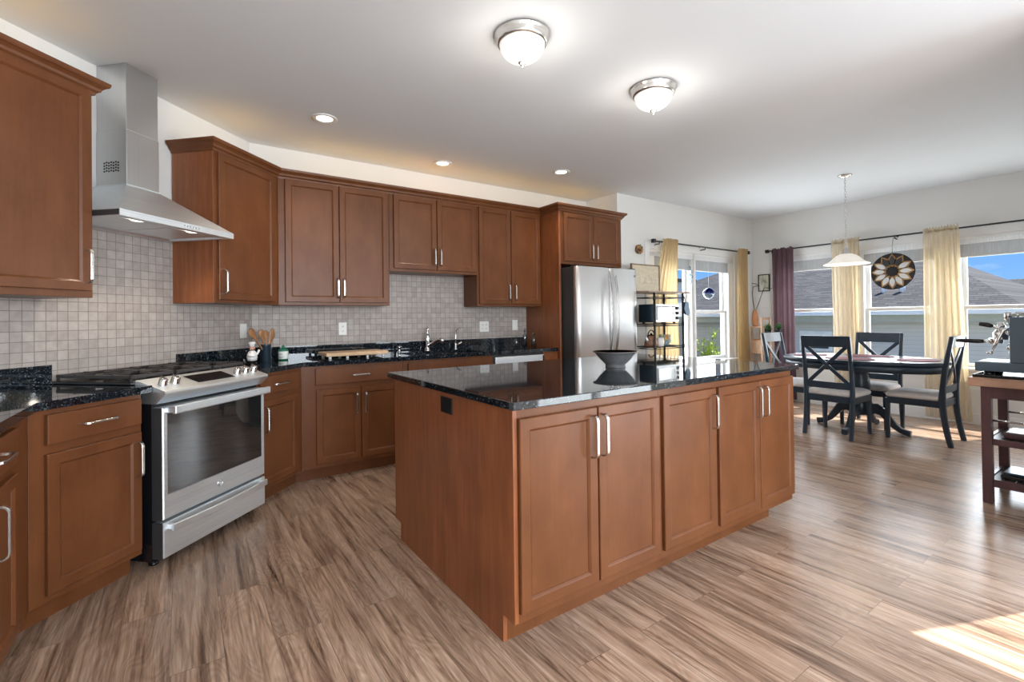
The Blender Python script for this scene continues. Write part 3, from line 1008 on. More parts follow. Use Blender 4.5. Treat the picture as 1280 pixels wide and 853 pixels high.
# ------------------------------------------------------------------ gas range (diagonal frame)
def gas_range():
    x0, x1 = 2.045, 2.795
    t = Thing('gas_range', 'stainless slide-in gas range between the two narrow base cabinets', 'stove', ((x0+x1)/2, 2.5, 0), 'D')
    t.add('body', MB().box(x0, x1, 2.243, 2.83, 0.035, 0.90, 0.003), BLACK)
    for fx in (x0+0.05, x1-0.05):
        for fy in (2.29, 2.78):
            t.add('foot', MB().lathe([(0.012, 0.0), (0.022, 0.0), (0.022, 0.012), (0.012, 0.018), (0.012, 0.04)], (fx, fy, 0), 14), BLACK)
    # oven door
    df = 2.180
    d = MB()
    z0, z1 = 0.250, 0.818
    wx0, wx1, wz0, wz1 = x0+0.030, x1-0.030, 0.372, 0.788
    # frame ring with window recess
    loops = [(x0+0.004, x1-0.004, z0, z1, 0.062), (x0+0.004, x1-0.004, z0, z1, 0.006), (x0+0.010, x1-0.010, z0+0.006, z1-0.006, 0.0), (wx0, wx1, wz0, wz1, 0.0), (wx0+0.002, wx1-0.002, wz0+0.002, wz1-0.002, 0.006)]
    rings = [[d.bm.verts.new((x, df+dd, z)) for x, z in ((a, c), (b_, c), (b_, e), (a, e))] for a, b_, c, e, dd in loops]
    for p, q in zip(rings[:-1], rings[1:]):
        for i in range(4):
            d.face([p[i], p[(i+1) % 4], q[(i+1) % 4], q[i]])
    d.face(rings[-1])
    d.face(list(reversed(rings[0])))
    door = t.add('oven_door', d, STEEL)
    t.add('window', MB().box(wx0+0.003, wx1-0.003, df+0.002, df+0.005, wz0+0.003, wz1-0.003), OVENGLASS, door, 'dark glass oven window')
    t.add('door_edge', MB().box(x0, x0+0.004, df+0.004, 2.243, z0, z1), DGREY, door)
    h = MB()
    h.box(x0+0.020, x1-0.020, df-0.062, df-0.038, 0.786, 0.828, 0.006, 3)
    for hx in (x0+0.035, x1-0.035):
        h.box(hx-0.012, hx+0.012, df-0.042, df+0.002, 0.792, 0.822, 0.003)
    t.add('handle', h, STEEL, door)
    lg = MB()
    cx, cz, R = (x0+x1)/2-0.005, 0.318, 0.0185
    ring = [(cx+R*math.cos(a), df-0.0015, cz+R*math.sin(a)) for a in [2*PI*k/28 for k in range(29)]]
    lg.tube(ring, 0.0016, 6)
    sw = lambda pts: lg.tube([(cx+R*u, df-0.0015, cz+R*v) for u, v in pts], 0.0013, 6)
    sw([(0.00, 0.35), (-0.20, 0.60), (-0.50, 0.45), (-0.55, 0.0), (-0.35, -0.40), (-0.05, -0.30), (0.02, 0.0), (-0.2, 0.02)])
    sw([(0.45, 0.55), (0.20, 0.45), (0.22, 0.15), (0.42, 0.05), (0.18, -0.1), (0.15, -0.45), (0.42, -0.55), (0.60, -0.3)])
    t.add('logo', lg, CHROME, door, 'small round monogram badge')
    # drawer
    dr = MB()
    dr.box(x0+0.004, x1-0.004, df, 2.243, 0.055, 0.236, 0.005)
    drawer = t.add('drawer', dr, STEEL)
    t.add('drawer_edge', MB().box(x0, x0+0.004, df+0.004, 2.243, 0.055, 0.236), DGREY, drawer)
    pts = []
    for k in range(15):
        u = k/14
        pts.append((x0+0.030+u*(x1-x0-0.06), df-0.030-0.022*math.sin(PI*u), 0.207))
    hb = MB()
    hb.strip(pts, 0.036, 0.016, (0, 0, 1))
    for hx in (x0+0.045, x1-0.045):
        hb.box(hx-0.012, hx+0.012, df-0.034, df+0.001, 0.196, 0.218, 0.002)
    t.add('handle', hb, STEEL, drawer)
    # control panel wedge across the front
    M = Matrix(((0, 0, 1, 0), (1, 0, 0, 0), (0, 1, 0, 0), (0, 0, 0, 1)))
    prof = [(2.156, 0.893), (2.162, 0.905), (2.335, 0.958), (2.345, 0.93), (2.335, 0.84), (2.212, 0.838), (2.160, 0.884)]
    t.add('control_panel', MB().prism(prof, x0-0.002, x1+0.004, (), M), STEEL)
    sl = (0.958-0.905)/(2.335-2.162)
    def on_slope(y): return 0.905+sl*(y-2.162)
    ds = MB()
    a0, a1 = 2.20, 2.30
    v = [(x0+0.245, a0, on_slope(a0)+0.001), (x0+0.515, a0, on_slope(a0)+0.001), (x0+0.515, a1, on_slope(a1)+0.001), (x0+0.245, a1, on_slope(a1)+0.001)]
    ds.loft([[Vector(p) for p in v], [Vector(p)+Vector((0, 0, 0.002)) for p in v]], True, True, False)
    t.add('display', ds, OVENGLASS, None, 'black glass touch display')
    for kx in (2.098, 2.170, 2.612, 2.682, 2.752):
        y = 2.232
        k = MB()
        Mr = Matrix.Rotation(math.atan(sl), 4, 'X')
        k.lathe([(0.022, 0.0), (0.024, 0.004), (0.0215, 0.008), (0.0205, 0.034), (0.019, 0.038), (0.0, 0.0385)], (kx, y, on_slope(y)), 20, 'z', Mr)
        k.box(-0.004, 0.004, -0.021, 0.021, 0.034, 0.045, 0.002, 2, Matrix.Translation((kx, y, on_slope(y))) @ Mr)
        t.add('knob', k, KNOBM)
    # cooktop and grates
    t.add('cooktop', MB().box(x0-0.028, x1+0.028, 2.335, 2.838, 0.936, 0.950, 0.004), BLACK)
    gx = [x0-0.018, x0+0.245, x0+0.505, x1+0.018]
    for a, c in zip(gx[:-1], gx[1:]):
        g = MB()
        a, c = a+0.004, c-0.004
        y0, y1 = 2.350, 2.822
        z0, z1 = 0.966, 0.984
        for x in (a, c-0.014):
            g.box(x, x+0.014, y0, y1, z0, z1, 0.003)
        for y in (y0, (y0+y1)/2-0.007, y1-0.014):
            g.box(a, c, y, y+0.014, z0, z1, 0.003)
        m = (a+c)/2
        for y in (y0+0.118, y1-0.118):
            g.box(a, m-0.03, y-0.006, y+0.006, z0, z1+0.004, 0.003)
            g.box(m+0.03, c, y-0.006, y+0.006, z0, z1+0.004, 0.003)
            g.box(m-0.006, m+0.006, y+0.03, y+0.10, z0, z1+0.004, 0.003)
            g.box(m-0.006, m+0.006, y-0.10, y-0.03, z0, z1+0.004, 0.003)
        for x in (a+0.002, c-0.012):
            for y in (y0+0.002, y1-0.012):
                g.box(x, x+0.010, y, y+0.010, 0.950, z0+0.002)
        t.add('grate', g, IRON)
        for y in (y0+0.118, y1-0.118):
            t.add('burner', MB().lathe([(0.045, 0.950), (0.045, 0.956), (0.036, 0.958), (0.036, 0.964), (0.0, 0.965)], (m, y, 0), 24), IRON)
gas_range()

# ------------------------------------------------------------------ range hood
def range_hood():
    x0, x1, y0, y1 = 1.997, 2.757, 2.371, ND-0.001
    cx0, cx1, cy0 = 2.272, 2.478, 2.651
    t = Thing('range_hood', 'stainless pyramid chimney hood on the wall above the gas range', 'range hood', ((x0+x1)/2, 2.7, 1.80), 'D')
    zb, zt, zp = 1.800, 1.834, 2.045
    c = MB()
    ring = lambda a, b_, p, q, z: [Vector((a, p, z)), Vector((b_, p, z)), Vector((b_, q, z)), Vector((a, q, z))]
    rings = [ring(x0+0.035, x1-0.035, y0+0.055, y1-0.03, 1.812), ring(x0+0.030, x1-0.030, y0+0.050, y1-0.02, zb), ring(x0, x1, y0, y1, zb), ring(x0, x1, y0, y1, zt), ring(cx0-0.004, cx1+0.004, cy0-0.004, y1, zp), ring(cx0-0.004, cx1+0.004, cy0-0.004, y1, zp+0.006)]
    c.loft(rings, True, True, False)
    can = t.add('canopy', c, STEEL)
    ch = MB()
    ch.box(cx0, cx1, cy0, y1, zp, 2.366, 0.003)
    chim = t.add('chimney', ch, CHIM)
    ch2 = MB()
    ch2.box(cx0+0.003, cx1-0.003, cy0+0.003, y1, 2.366, ZC-0.001, 0.003)
    t.add('chimney_extension', ch2, CHIM, chim)
    vg = MB()
    for i in range(7):
        for j in range(4):
            yy, zz = cy0+0.050+i*0.016, 2.125+j*0.016+(i % 2)*0.004
            vg.box(cx0-0.0012, cx0+0.001, yy, yy+0.010, zz, zz+0.009)
    t.add('vent_grille', vg, BLACKM, chim)
    t.add('side_band', MB().box(x0-0.0015, x0+0.002, y0+0.004, y1, zb+0.003, zt-0.003), DGREY, can)
    bt = MB()
    xm = (x0+x1)/2+0.03
    for i in range(6):
        bt.lathe([(0.0055, -0.003), (0.0055, 0.001)], (xm-0.03+i*0.020, y0, (zb+zt)/2), 14, 'y')
    t.add('button', bt, CHROME, can, 'row of round control buttons')
    fl = MB()
    for i in range(2):
        a = x0+0.06+i*0.33
        fl.box(a, a+0.31, y0+0.10, y1-0.06, 1.808, 1.813, 0.002)
    t.add('grease_filter', fl, STEEL, can)
    for lx in (2.10, 2.45):
        l = MB().lathe([(0.034, 1.8115), (0.034, 1.806), (0.028, 1.804), (0.0, 1.804)], (lx+0.06, y0+0.075, 0), 20)
        lo = t.add('lamp', l, HOODLAMP, can, 'round lit halogen lamp')
    for lx in (2.16, 2.51):
        p = to_world('D', (lx, y0+0.085, 1.79))
        light('hood_spot', 'SPOT', p, 6.0, (1.0, 0.86, 0.68), (0, 0, -1), spot_size=math.radians(120), spot_blend=0.6, shadow_soft_size=0.03)
HOODLAMP = emissive('halogen_glow', (1.0, 0.90, 0.75), 4.0)
range_hood()

# ------------------------------------------------------------------ refrigerator
def refrigerator():
    x0, x1, yf = 3.345, 4.260, 3.640
    t = Thing('refrigerator', 'stainless french-door refrigerator in the wooden surround', 'refrigerator', ((x0+x1)/2, 4.0, 0))
    t.add('body', MB().box(x0, x1, yf+0.075, YW-0.05, 0.03, 1.790, 0.004), DGREY)
    def front(a, c, z0, z1):
        b = MB()
        n = 14
        rings = []
        for z, ins in ((z0, 0.006), (z0+0.006, 0.0), (z1-0.006, 0.0), (z1, 0.006)):
            r = []
            for i in range(n+1):
                u = i/n
                bow = 0.012*(1-(2*u-1)**2)
                e = 0.014*max(0, abs(2*u-1)-0.93)/0.07
                r.append(Vector((a+ins+(c-a-2*ins)*u, yf+0.010-bow+e+ins, z)))
            r.append(Vector((c-ins, yf+0.068, z)))
            r.append(Vector((a+ins, yf+0.068, z)))
            rings.append(r)
        b.loft(rings, True, True, True)
        return b
    xm = 3.823
    t.add('door_gap_shade', MB().box(xm-0.012, xm+0.012, yf+0.030, yf+0.075, 0.74, 1.788), BLACK)  # black strip added as the shade in the gap between the doors
    def bar(hx, z0, z1, bow):
        pts = []
        for k in range(17):
            u = k/16
            pts.append((hx, yf-0.010-0.052*math.sin(PI*min(max(u, 0.02), 0.98))**0.55, z0+(z1-z0)*u))
        b = MB()
        b.strip(pts, 0.026, 0.016, (1, 0, 0))
        return b
    for a, c, hx in ((x0, xm-0.005, xm-0.045), (xm+0.005, x1, xm+0.045)):
        d = t.add('door', front(a, c, 0.735, 1.792), STEELV)
        t.add('handle', bar(hx, 0.86, 1.715, 0.05), HANDLES, d)
        if a > x0:
            lg = MB()
            ring = [(x1-0.050+0.013*math.cos(q), yf+0.0005, 1.715+0.013*math.sin(q)) for q in [2*PI*k/20 for k in range(21)]]
            lg.tube(ring, 0.0013, 6)
            lg.tube([(x1-0.058, yf+0.0005, 1.712), (x1-0.050, yf+0.0005, 1.722), (x1-0.049, yf+0.0005, 1.708), (x1-0.042, yf+0.0005, 1.716)], 0.0011, 6)
            t.add('logo', lg, DGREY, d, 'small round badge')
    fz = t.add('freezer_drawer', front(x0, x1, 0.06, 0.728), STEELV)
    pts = [(x0+0.10+(x1-x0-0.2)*k/16, yf-0.012-0.045*math.sin(PI*min(max(k/16, 0.02), 0.98))**0.5, 0.655) for k in range(17)]
    t.add('handle', MB().strip(pts, 0.026, 0.016, (0, 0, 1)), STEELV, fz)
    for hx in (x0+0.05, x1-0.05):
        t.add('hinge_cover', MB().box(hx-0.04, hx+0.04, yf+0.03, yf+0.13, 1.790, 1.806, 0.004), DGREY)
    t.add('kick_grille', MB().box(x0+0.01, x1-0.01, yf+0.08, yf+0.10, 0.0, 0.055), BLACK)
refrigerator()

# ------------------------------------------------------------------ dishwasher
def dishwasher():
    x0, x1, yf = 2.482, 3.098, 3.905
    t = Thing('dishwasher', 'stainless dishwasher under the counter beside the refrigerator panel', 'dishwasher', ((x0+x1)/2, 4.2, 0))
    t.add('body', MB().box(x0, x1, yf+0.03, YW-0.05, 0.09, 0.895, 0.003), DGREY)
    t.add('door', MB().box(x0+0.004, x1-0.004, yf, yf+0.03, 0.115, 0.788, 0.006), STEEL)
    p = t.add('control_panel', MB().box(x0+0.004, x1-0.004, yf-0.012, yf+0.03, 0.792, 0.876, 0.008, 3), STEEL)
    t.add('vent', MB().box(x1-0.030, x1-0.010, yf-0.0135, yf-0.010, 0.800, 0.868), BLACK, p)
    t.add('handle', MB().box(x0+0.10, x1-0.10, yf-0.018, yf-0.010, 0.793, 0.802, 0.003), STEEL, p)
    t.add('toe_kick', MB().box(x0+0.01, x1-0.01, yf+0.07, yf+0.09, 0, 0.088), BLACK)
    b = MB().box(3.100, 3.298, FW-0.004, YW-0.02, 0.0, CB, 0.002)
    single('filler_panel', b, CABSIDE, 'wood filler panel between the dishwasher and the refrigerator side panel', 'panel', (3.2, 4.2, 0))
dishwasher()

# ------------------------------------------------------------------ sink fittings
def faucet():
    t = Thing('faucet', 'chrome single-lever kitchen faucet behind the sink', 'faucet', (2.008, 4.41, CT))
    b = MB()
    b.lathe([(0.030, CT), (0.030, CT+0.008), (0.024, CT+0.014), (0.022, CT+0.05), (0.024, CT+0.09), (0.026, CT+0.13), (0.022, CT+0.16), (0.012, CT+0.172), (0.0, CT+0.173)], (2.008, 4.41, 0), 24)
    body = t.add('body', b, CHROME)
    pts = [(2.012, 4.40, CT+0.045), (2.030, 4.36, CT+0.075), (2.050, 4.31, CT+0.105), (2.066, 4.27, CT+0.122), (2.078, 4.24, CT+0.120), (2.086, 4.222, CT+0.098)]
    t.add('spout', MB().tube(pts, [0.017, 0.016, 0.015, 0.017, 0.019, 0.020], 14), CHROME)
    pts = [(2.008, 4.41, CT+0.165), (2.010, 4.415, CT+0.190), (2.014, 4.425, CT+0.215), (2.022, 4.432, CT+0.238)]
    t.add('lever', MB().tube(pts, [0.010, 0.011, 0.012, 0.009], 12), CHROME)
    t = Thing('water_tap', 'slim gooseneck filtered-water tap beside the chrome faucet', 'faucet', (2.325, 4.41, CT))
    pts = [(2.325, 4.41, CT+0.01), (2.325, 4.41, CT+0.12), (2.330, 4.41, CT+0.19)]
    for k in range(9):
        a = PI*k/8*0.85
        pts.append((2.330+0.004*k, 4.41-0.035*(1-math.cos(a)), CT+0.19+0.035*math.sin(a)))
    b = MB().tube(pts, 0.0062, 10)
    b.lathe([(0.020, CT), (0.020, CT+0.008), (0.012, CT+0.016), (0.011, CT+0.06), (0.008, CT+0.075)], (2.325, 4.41, 0), 18)
    s = t.add('spout', b, CHROME)
    hb = MB().tube([(2.330, 4.405, CT+0.045), (2.355, 4.39, CT+0.062), (2.380, 4.375, CT+0.082)], [0.008, 0.007, 0.010], 10)
    t.add('lever', hb, CHROME)
    t = Thing('soap_dispenser', 'small chrome soap dispenser left of the sink', 'soap dispenser', (1.712, 4.41, CT))
    b = MB().lathe([(0.018, CT), (0.018, CT+0.006), (0.012, CT+0.010), (0.012, CT+0.04), (0.016, CT+0.045), (0.016, CT+0.065), (0.0, CT+0.067)], (1.712, 4.41, 0), 18)
    t.add('pump', b, CHROME)
    t.add('nozzle', MB().tube([(1.712, 4.41, CT+0.058), (1.716, 4.37, CT+0.060), (1.718, 4.35, CT+0.052)], [0.006, 0.005, 0.005], 10), CHROME)
faucet()

# ------------------------------------------------------------------ things on the counters
def counter_things():
    # cutting board on little feet
    t = Thing('cutting_board', 'maple cutting board on small feet on the sink counter', 'cutting board', (1.22, 4.19, CT))
    t.add('board', MB().box(0.955, 1.480, 4.06, 4.36, CT+0.020, CT+0.050, 0.006, 3), BOARDM)
    for x in (0.99, 1.13, 1.30, 1.44):
        for y in (4.09, 4.33):
            t.add('foot', MB().lathe([(0.011, CT), (0.013, CT+0.004), (0.012, CT+0.020)], (x, y, 0), 14), CERAM)
    # crock with spoons: diagonal frame
    cx, cy = 3.330, 2.585
    b = MB()
    b.lathe([(0.0, CT), (0.037, CT), (0.039, CT+0.004), (0.039, CT+0.125), (0.041, CT+0.130), (0.041, CT+0.138), (0.036, CT+0.138), (0.036, CT+0.010), (0.0, CT+0.008)], (cx, cy, 0), 32)
    single('utensil_crock', b, BLUEGREY, 'blue-grey metal crock holding wooden spoons beside the chef figurine', 'utensil holder', (cx, cy, CT), 'D')
    specs = [(-0.150, 0.02, 0.262, 0.036, 0.30, 'pale wooden spoon leaning furthest left in the crock'),
             (-0.080, -0.02, 0.255, 0.034, -0.2, 'broad wooden spoon leaning left in front in the crock'),
             (0.020, 0.01, 0.245, 0.030, 0.5, 'dark slotted wooden spoon upright in the crock'),
             (0.062, -0.02, 0.262, 0.026, 0.1, 'narrow wooden spatula leaning right in the crock'),
             (0.120, 0.02, 0.235, 0.028, -0.4, 'round wooden ladle leaning furthest right in the crock')]
    for dx, dy, hh, w, tw, lab in specs:
        b0 = Vector((cx-dx*0.15, cy-dy*0.3, CT+0.016))
        tip = Vector((cx+dx, cy+dy, CT+hh))
        d = (tip-b0)
        L = d.length
        d.normalize()
        sx = Vector((1, 0, 0))
        sx = (sx-d*sx.dot(d)).normalized()
        sy = d.cross(sx)
        rings = []
        prof = [(0.0, 0.006, 0.006), (0.45, 0.0065, 0.0065), (0.62, 0.008, 0.006), (0.70, 0.014, 0.007), (0.78, w*0.75, 0.009), (0.86, w, 0.010), (0.93, w*0.92, 0.009), (0.98, w*0.55, 0.007), (1.0, w*0.15, 0.004)]
        for u, a, th in prof:
            c = b0+d*(L*u)
            rings.append([c+sx*(a*math.cos(2*PI*k/14))+sy*(th*math.sin(2*PI*k/14)) for k in range(14)])
        s = MB().loft(rings)
        single('wooden_spoon', s, SPOON, lab, 'spoon', (cx-dx*0.15, cy-dy*0.3, CT+0.016), 'D', 'wooden spoons in the crock')
    # chef figurine
    fx, fy = 3.155, 2.565
    t = Thing('chef_figurine', 'small chef figurine in a white jacket and tall hat on the counter behind the range', 'figurine', (fx, fy, CT), 'D')
    b = MB()
    b.lathe([(0.020, CT+0.022), (0.033, CT+0.028), (0.036, CT+0.050), (0.034, CT+0.070), (0.026, CT+0.090), (0.016, CT+0.102), (0.010, CT+0.106)], (fx, fy, 0), 24)
    b.tube([(fx+0.022, fy, CT+0.086), (fx+0.042, fy-0.008, CT+0.070), (fx+0.050, fy-0.014, CT+0.088), (fx+0.056, fy-0.016, CT+0.104)], [0.012, 0.010, 0.009, 0.008], 12)
    b.tube([(fx-0.022, fy, CT+0.086), (fx-0.044, fy-0.010, CT+0.070), (fx-0.030, fy-0.032, CT+0.062), (fx-0.008, fy-0.038, CT+0.064)], [0.012, 0.011, 0.009, 0.008], 12)
    body = t.add('jacket', b, CERAM)
    b = MB()
    for sx in (-1, 1):
        b.tube([(fx+sx*0.014, fy, CT+0.030), (fx+sx*0.017, fy, CT+0.012)], [0.014, 0.011], 12)
        b.ball((fx+sx*0.019, fy-0.010, CT+0.007), 0.011, 0.019, 0.007)
    t.add('trousers', b, BLACK)
    b = MB().ball((fx, fy-0.002, CT+0.118), 0.019, 0.019, 0.020)
    b.ball((fx, fy-0.021, CT+0.116), 0.004, 0.006, 0.004)
    for sx in (-1, 1):
        b.ball((fx+sx*0.019, fy, CT+0.118), 0.004, 0.005, 0.006)
    head = t.add('head', b, SKIN)
    b = MB()
    for sx in (-1, 1):
        b.ball((fx+sx*0.007, fy-0.019, CT+0.123), 0.0022)
    b.tube([(fx-0.010, fy-0.020, CT+0.111), (fx, fy-0.023, CT+0.113), (fx+0.010, fy-0.020, CT+0.111)], 0.0024, 8)
    t.add('face', b, BLACK, head)
    b = MB()
    b.lathe([(0.016, CT+0.130), (0.017, CT+0.143), (0.022, CT+0.150), (0.024, CT+0.158), (0.018, CT+0.166), (0.0, CT+0.168)], (fx, fy, 0), 20)
    t.add('hat', b, CERAM)
    t.add('scarf', MB().lathe([(0.015, CT+0.099), (0.019, CT+0.102), (0.015, CT+0.106)], (fx, fy, 0), 18), BLACK)
    # soap bottle
    sx, sy = 0.668, 4.28
    t = Thing('soap_bottle', 'green-topped bottle with a white label on the counter by the corner', 'bottle', (sx, sy, CT))
    b = MB().lathe([(0.0, CT), (0.034, CT), (0.037, CT+0.005), (0.037, CT+0.078), (0.033, CT+0.088), (0.014, CT+0.094), (0.012, CT+0.100)], (sx, sy, 0), 28)
    bo = t.add('bottle', b, GREEN)
    t.add('label', MB().lathe([(0.0374, CT+0.010), (0.0378, CT+0.012), (0.0378, CT+0.070), (0.0374, CT+0.072)], (sx, sy, 0), 28), LABEL, bo)
    wr = MB()
    for z, w in ((0.050, 0.016), (0.030, 0.022), (0.022, 0.022)):
        a0 = -2.25
        pts = [(sx+0.0385*math.cos(a0+q), sy+0.0385*math.sin(a0+q), CT+z) for q in [(-1+2*k/6)*w/0.038 for k in range(7)]]
        wr.tube(pts, 0.0022 if z > 0.04 else 0.0014, 6)
    t.add('print', wr, DGREY, bo)
    c = MB().lathe([(0.014, CT+0.098), (0.016, CT+0.102), (0.012, CT+0.112), (0.006, CT+0.124), (0.0, CT+0.125)], (sx, sy, 0), 18)
    t.add('cap', c, GREEN)
    # glass bottles by the fridge panel
    for (x, y, h, r, lab) in ((2.945, 4.20, 0.110, 0.027, 'short clear glass bottle, leftmost of the trio by the refrigerator panel'),
                              (3.079, 4.22, 0.185, 0.026, 'tall clear glass bottle in the middle of the trio by the refrigerator panel'),
                              (3.146, 4.15, 0.140, 0.030, 'clear glass bottle with a stopper, rightmost of the trio by the refrigerator panel')):
        b = MB().lathe([(0.0, CT), (r, CT), (r, CT+h*0.62), (r*0.9, CT+h*0.70), (r*0.45, CT+h*0.80), (r*0.42, CT+h*0.96), (r*0.52, CT+h*0.97), (r*0.52, CT+h), (r*0.36, CT+h), (r*0.36, CT+h*0.80), (r*0.82, CT+h*0.68), (r*0.9, CT+h*0.6), (r*0.9, CT+0.006), (0.0, CT+0.006)], (x, y, 0), 24)
        t = Thing('glass_bottle', lab, 'bottle', (x, y, CT), 'A', 'glass bottles on the sink counter')
        t.add('glass', b, CLEAR)
        t.add('stopper', MB().lathe([(r*0.34, CT+h*0.93), (r*0.34, CT+h*1.0), (r*0.5, CT+h*1.04), (r*0.4, CT+h*1.12), (0.0, CT+h*1.14)], (x, y, 0), 16), CRYST)
    # bowl on the island
    x, y, z = 2.200, 2.066, ITT
    t = Thing('bowl', 'wide dark stoneware bowl with a brown inside on the island', 'bowl', (x, y, z))
    b = MB().lathe([(0.0000, z), (0.0602, z), (0.0623, z+0.004), (0.0588, z+0.016), (0.0686, z+0.026), (0.0945, z+0.052), (0.1134, z+0.076), (0.1246, z+0.090), (0.1372, z+0.094), (0.1386, z+0.098)], (x, y, 0), 56)
    t.add('shell', b, BOWLO)
    b = MB().lathe([(0.1386, z+0.098), (0.1330, z+0.0985), (0.1218, z+0.094), (0.1092, z+0.078), (0.0896, z+0.054), (0.0630, z+0.030), (0.0280, z+0.018), (0.0000, z+0.016)], (x, y, 0), 56)
    t.add('interior', b, BOWLI, None, 'brown glazed inside of the bowl')
counter_things()

# ------------------------------------------------------------------ outlets and switches
def outlet(lab, fr, x, y, z, w=0.072, h=0.116, kind='duplex', gangs=1):
    t = Thing('wall_outlet', lab, 'outlet', (x, y, z), fr, 'wall plates on the mosaic')
    t.add('plate', MB().box(x-w/2, x+w/2, y-0.006, y, z-h/2, z+h/2, 0.003), WHITEP)
    for g in range(gangs):
        gx = x+(g-(gangs-1)/2)*0.046
        if kind == 'switch':
            t.add('rocker', MB().box(gx-0.017, gx+0.017, y-0.009, y-0.005, z-0.033, z+0.033, 0.002), CERAM)
        else:
            for dz in (-0.021, 0.021):
                f = t.add('socket', MB().box(gx-0.016, gx+0.016, y-0.0085, y-0.005, z+dz-0.015, z+dz+0.015, 0.004), CERAM)
                s = MB()
                s.box(gx-0.008, gx-0.005, y-0.0095, y-0.0083, z+dz-0.004, z+dz+0.006)
                s.box(gx+0.005, gx+0.008, y-0.0095, y-0.0083, z+dz-0.004, z+dz+0.006)
                s.lathe([(0.0025, -0.0012), (0.0025, 0.001)], (gx, y-0.0085, z+dz-0.008), 8, 'y')
                t.add('slots', s, SLOT, f)
outlet('white switch plate on the tiles left of the wooden spoons', 'D', 3.405, ND-0.0102, 1.178, kind='switch')
outlet('white outlet plate on the tiles above the cutting board', 'A', 1.200, YW-0.0102, 1.178)
outlet('wide double-gang outlet plate on the tiles right of the water tap', 'A', 2.722, YW-0.0102, 1.168, w=0.118, gangs=2)
outlet('white switch plate on the tiles next to the refrigerator panel', 'A', 3.135, YW-0.0102, 1.178, kind='switch')

# ------------------------------------------------------------------ ceiling lights
DOME = emissive('frosted_dome_glow', (1.0, 0.97, 0.92), 0.55, (0.85, 0.85, 0.83))
CANLAMP = emissive('can_lamp_glow', (1.0, 0.90, 0.74), 6.0)
PENDG = emissive('alabaster_glow', (1.0, 0.90, 0.78), 0.35, (0.80, 0.77, 0.72))
def dome_light(x, y, lab):
    t = Thing('ceiling_light', lab, 'ceiling light', (x, y, ZC), 'A', 'flush dome lights')
    z = ZC
    t.add('trim_ring', MB().lathe([(0.125, z), (0.146, z-0.002), (0.148, z-0.010), (0.140, z-0.016), (0.142, z-0.024), (0.134, z-0.034), (0.136, z-0.042), (0.126, z-0.054), (0.118, z-0.054), (0.116, z-0.040)], (x, y, 0), 48), NICKEL)
    pr = [(0.120*math.cos(a), z-0.050-0.092*math.sin(a)) for a in [PI/2*k/14 for k in range(15)]]
    t.add('glass_dome', MB().lathe(pr, (x, y, 0), 48), DOME)
    t.add('finial', MB().lathe([(0.0, z-0.138), (0.022, z-0.140), (0.024, z-0.148), (0.014, z-0.156), (0.007, z-0.160), (0.008, z-0.166), (0.0, z-0.172)], (x, y, 0), 20), NICKEL)
    light('dome_bulb', 'POINT', (x, y, z-0.23), 5.0, (1.0, 0.93, 0.84), shadow_soft_size=0.09)
dome_light(1.482, 2.022, 'nearer of the two brushed-nickel dome lights on the ceiling above the island')
dome_light(2.543, 2.022, 'farther dome light on the ceiling above the dining end of the island')
def can_light(x, y, lab):
    t = Thing('recessed_light', lab, 'recessed light', (x, y, ZC), 'A', 'recessed ceiling lights')
    z = ZC
    t.add('trim_ring', MB().lathe([(0.058, z-0.001), (0.088, z-0.001), (0.090, z-0.004), (0.086, z-0.007), (0.062, z-0.007), (0.056, z-0.002)], (x, y, 0), 36), WHITE)
    t.add('lamp', MB().lathe([(0.0, z-0.0065), (0.040, z-0.006), (0.057, z-0.003), (0.057, z-0.001), (0.0, z-0.001)], (x, y, 0), 28), CANLAMP)
    light('can_spot', 'SPOT', (x, y, z-0.02), 24.0, (1.0, 0.88, 0.72), (0, 0, -1), spot_size=math.radians(115), spot_blend=0.7, shadow_soft_size=0.05)
can_light(0.864, 3.663, 'lit recessed light in the ceiling nearest the range hood')
can_light(2.051, 4.110, 'lit recessed light in the ceiling above the sink')
can_light(3.193, 3.707, 'lit recessed light in the ceiling in front of the refrigerator')
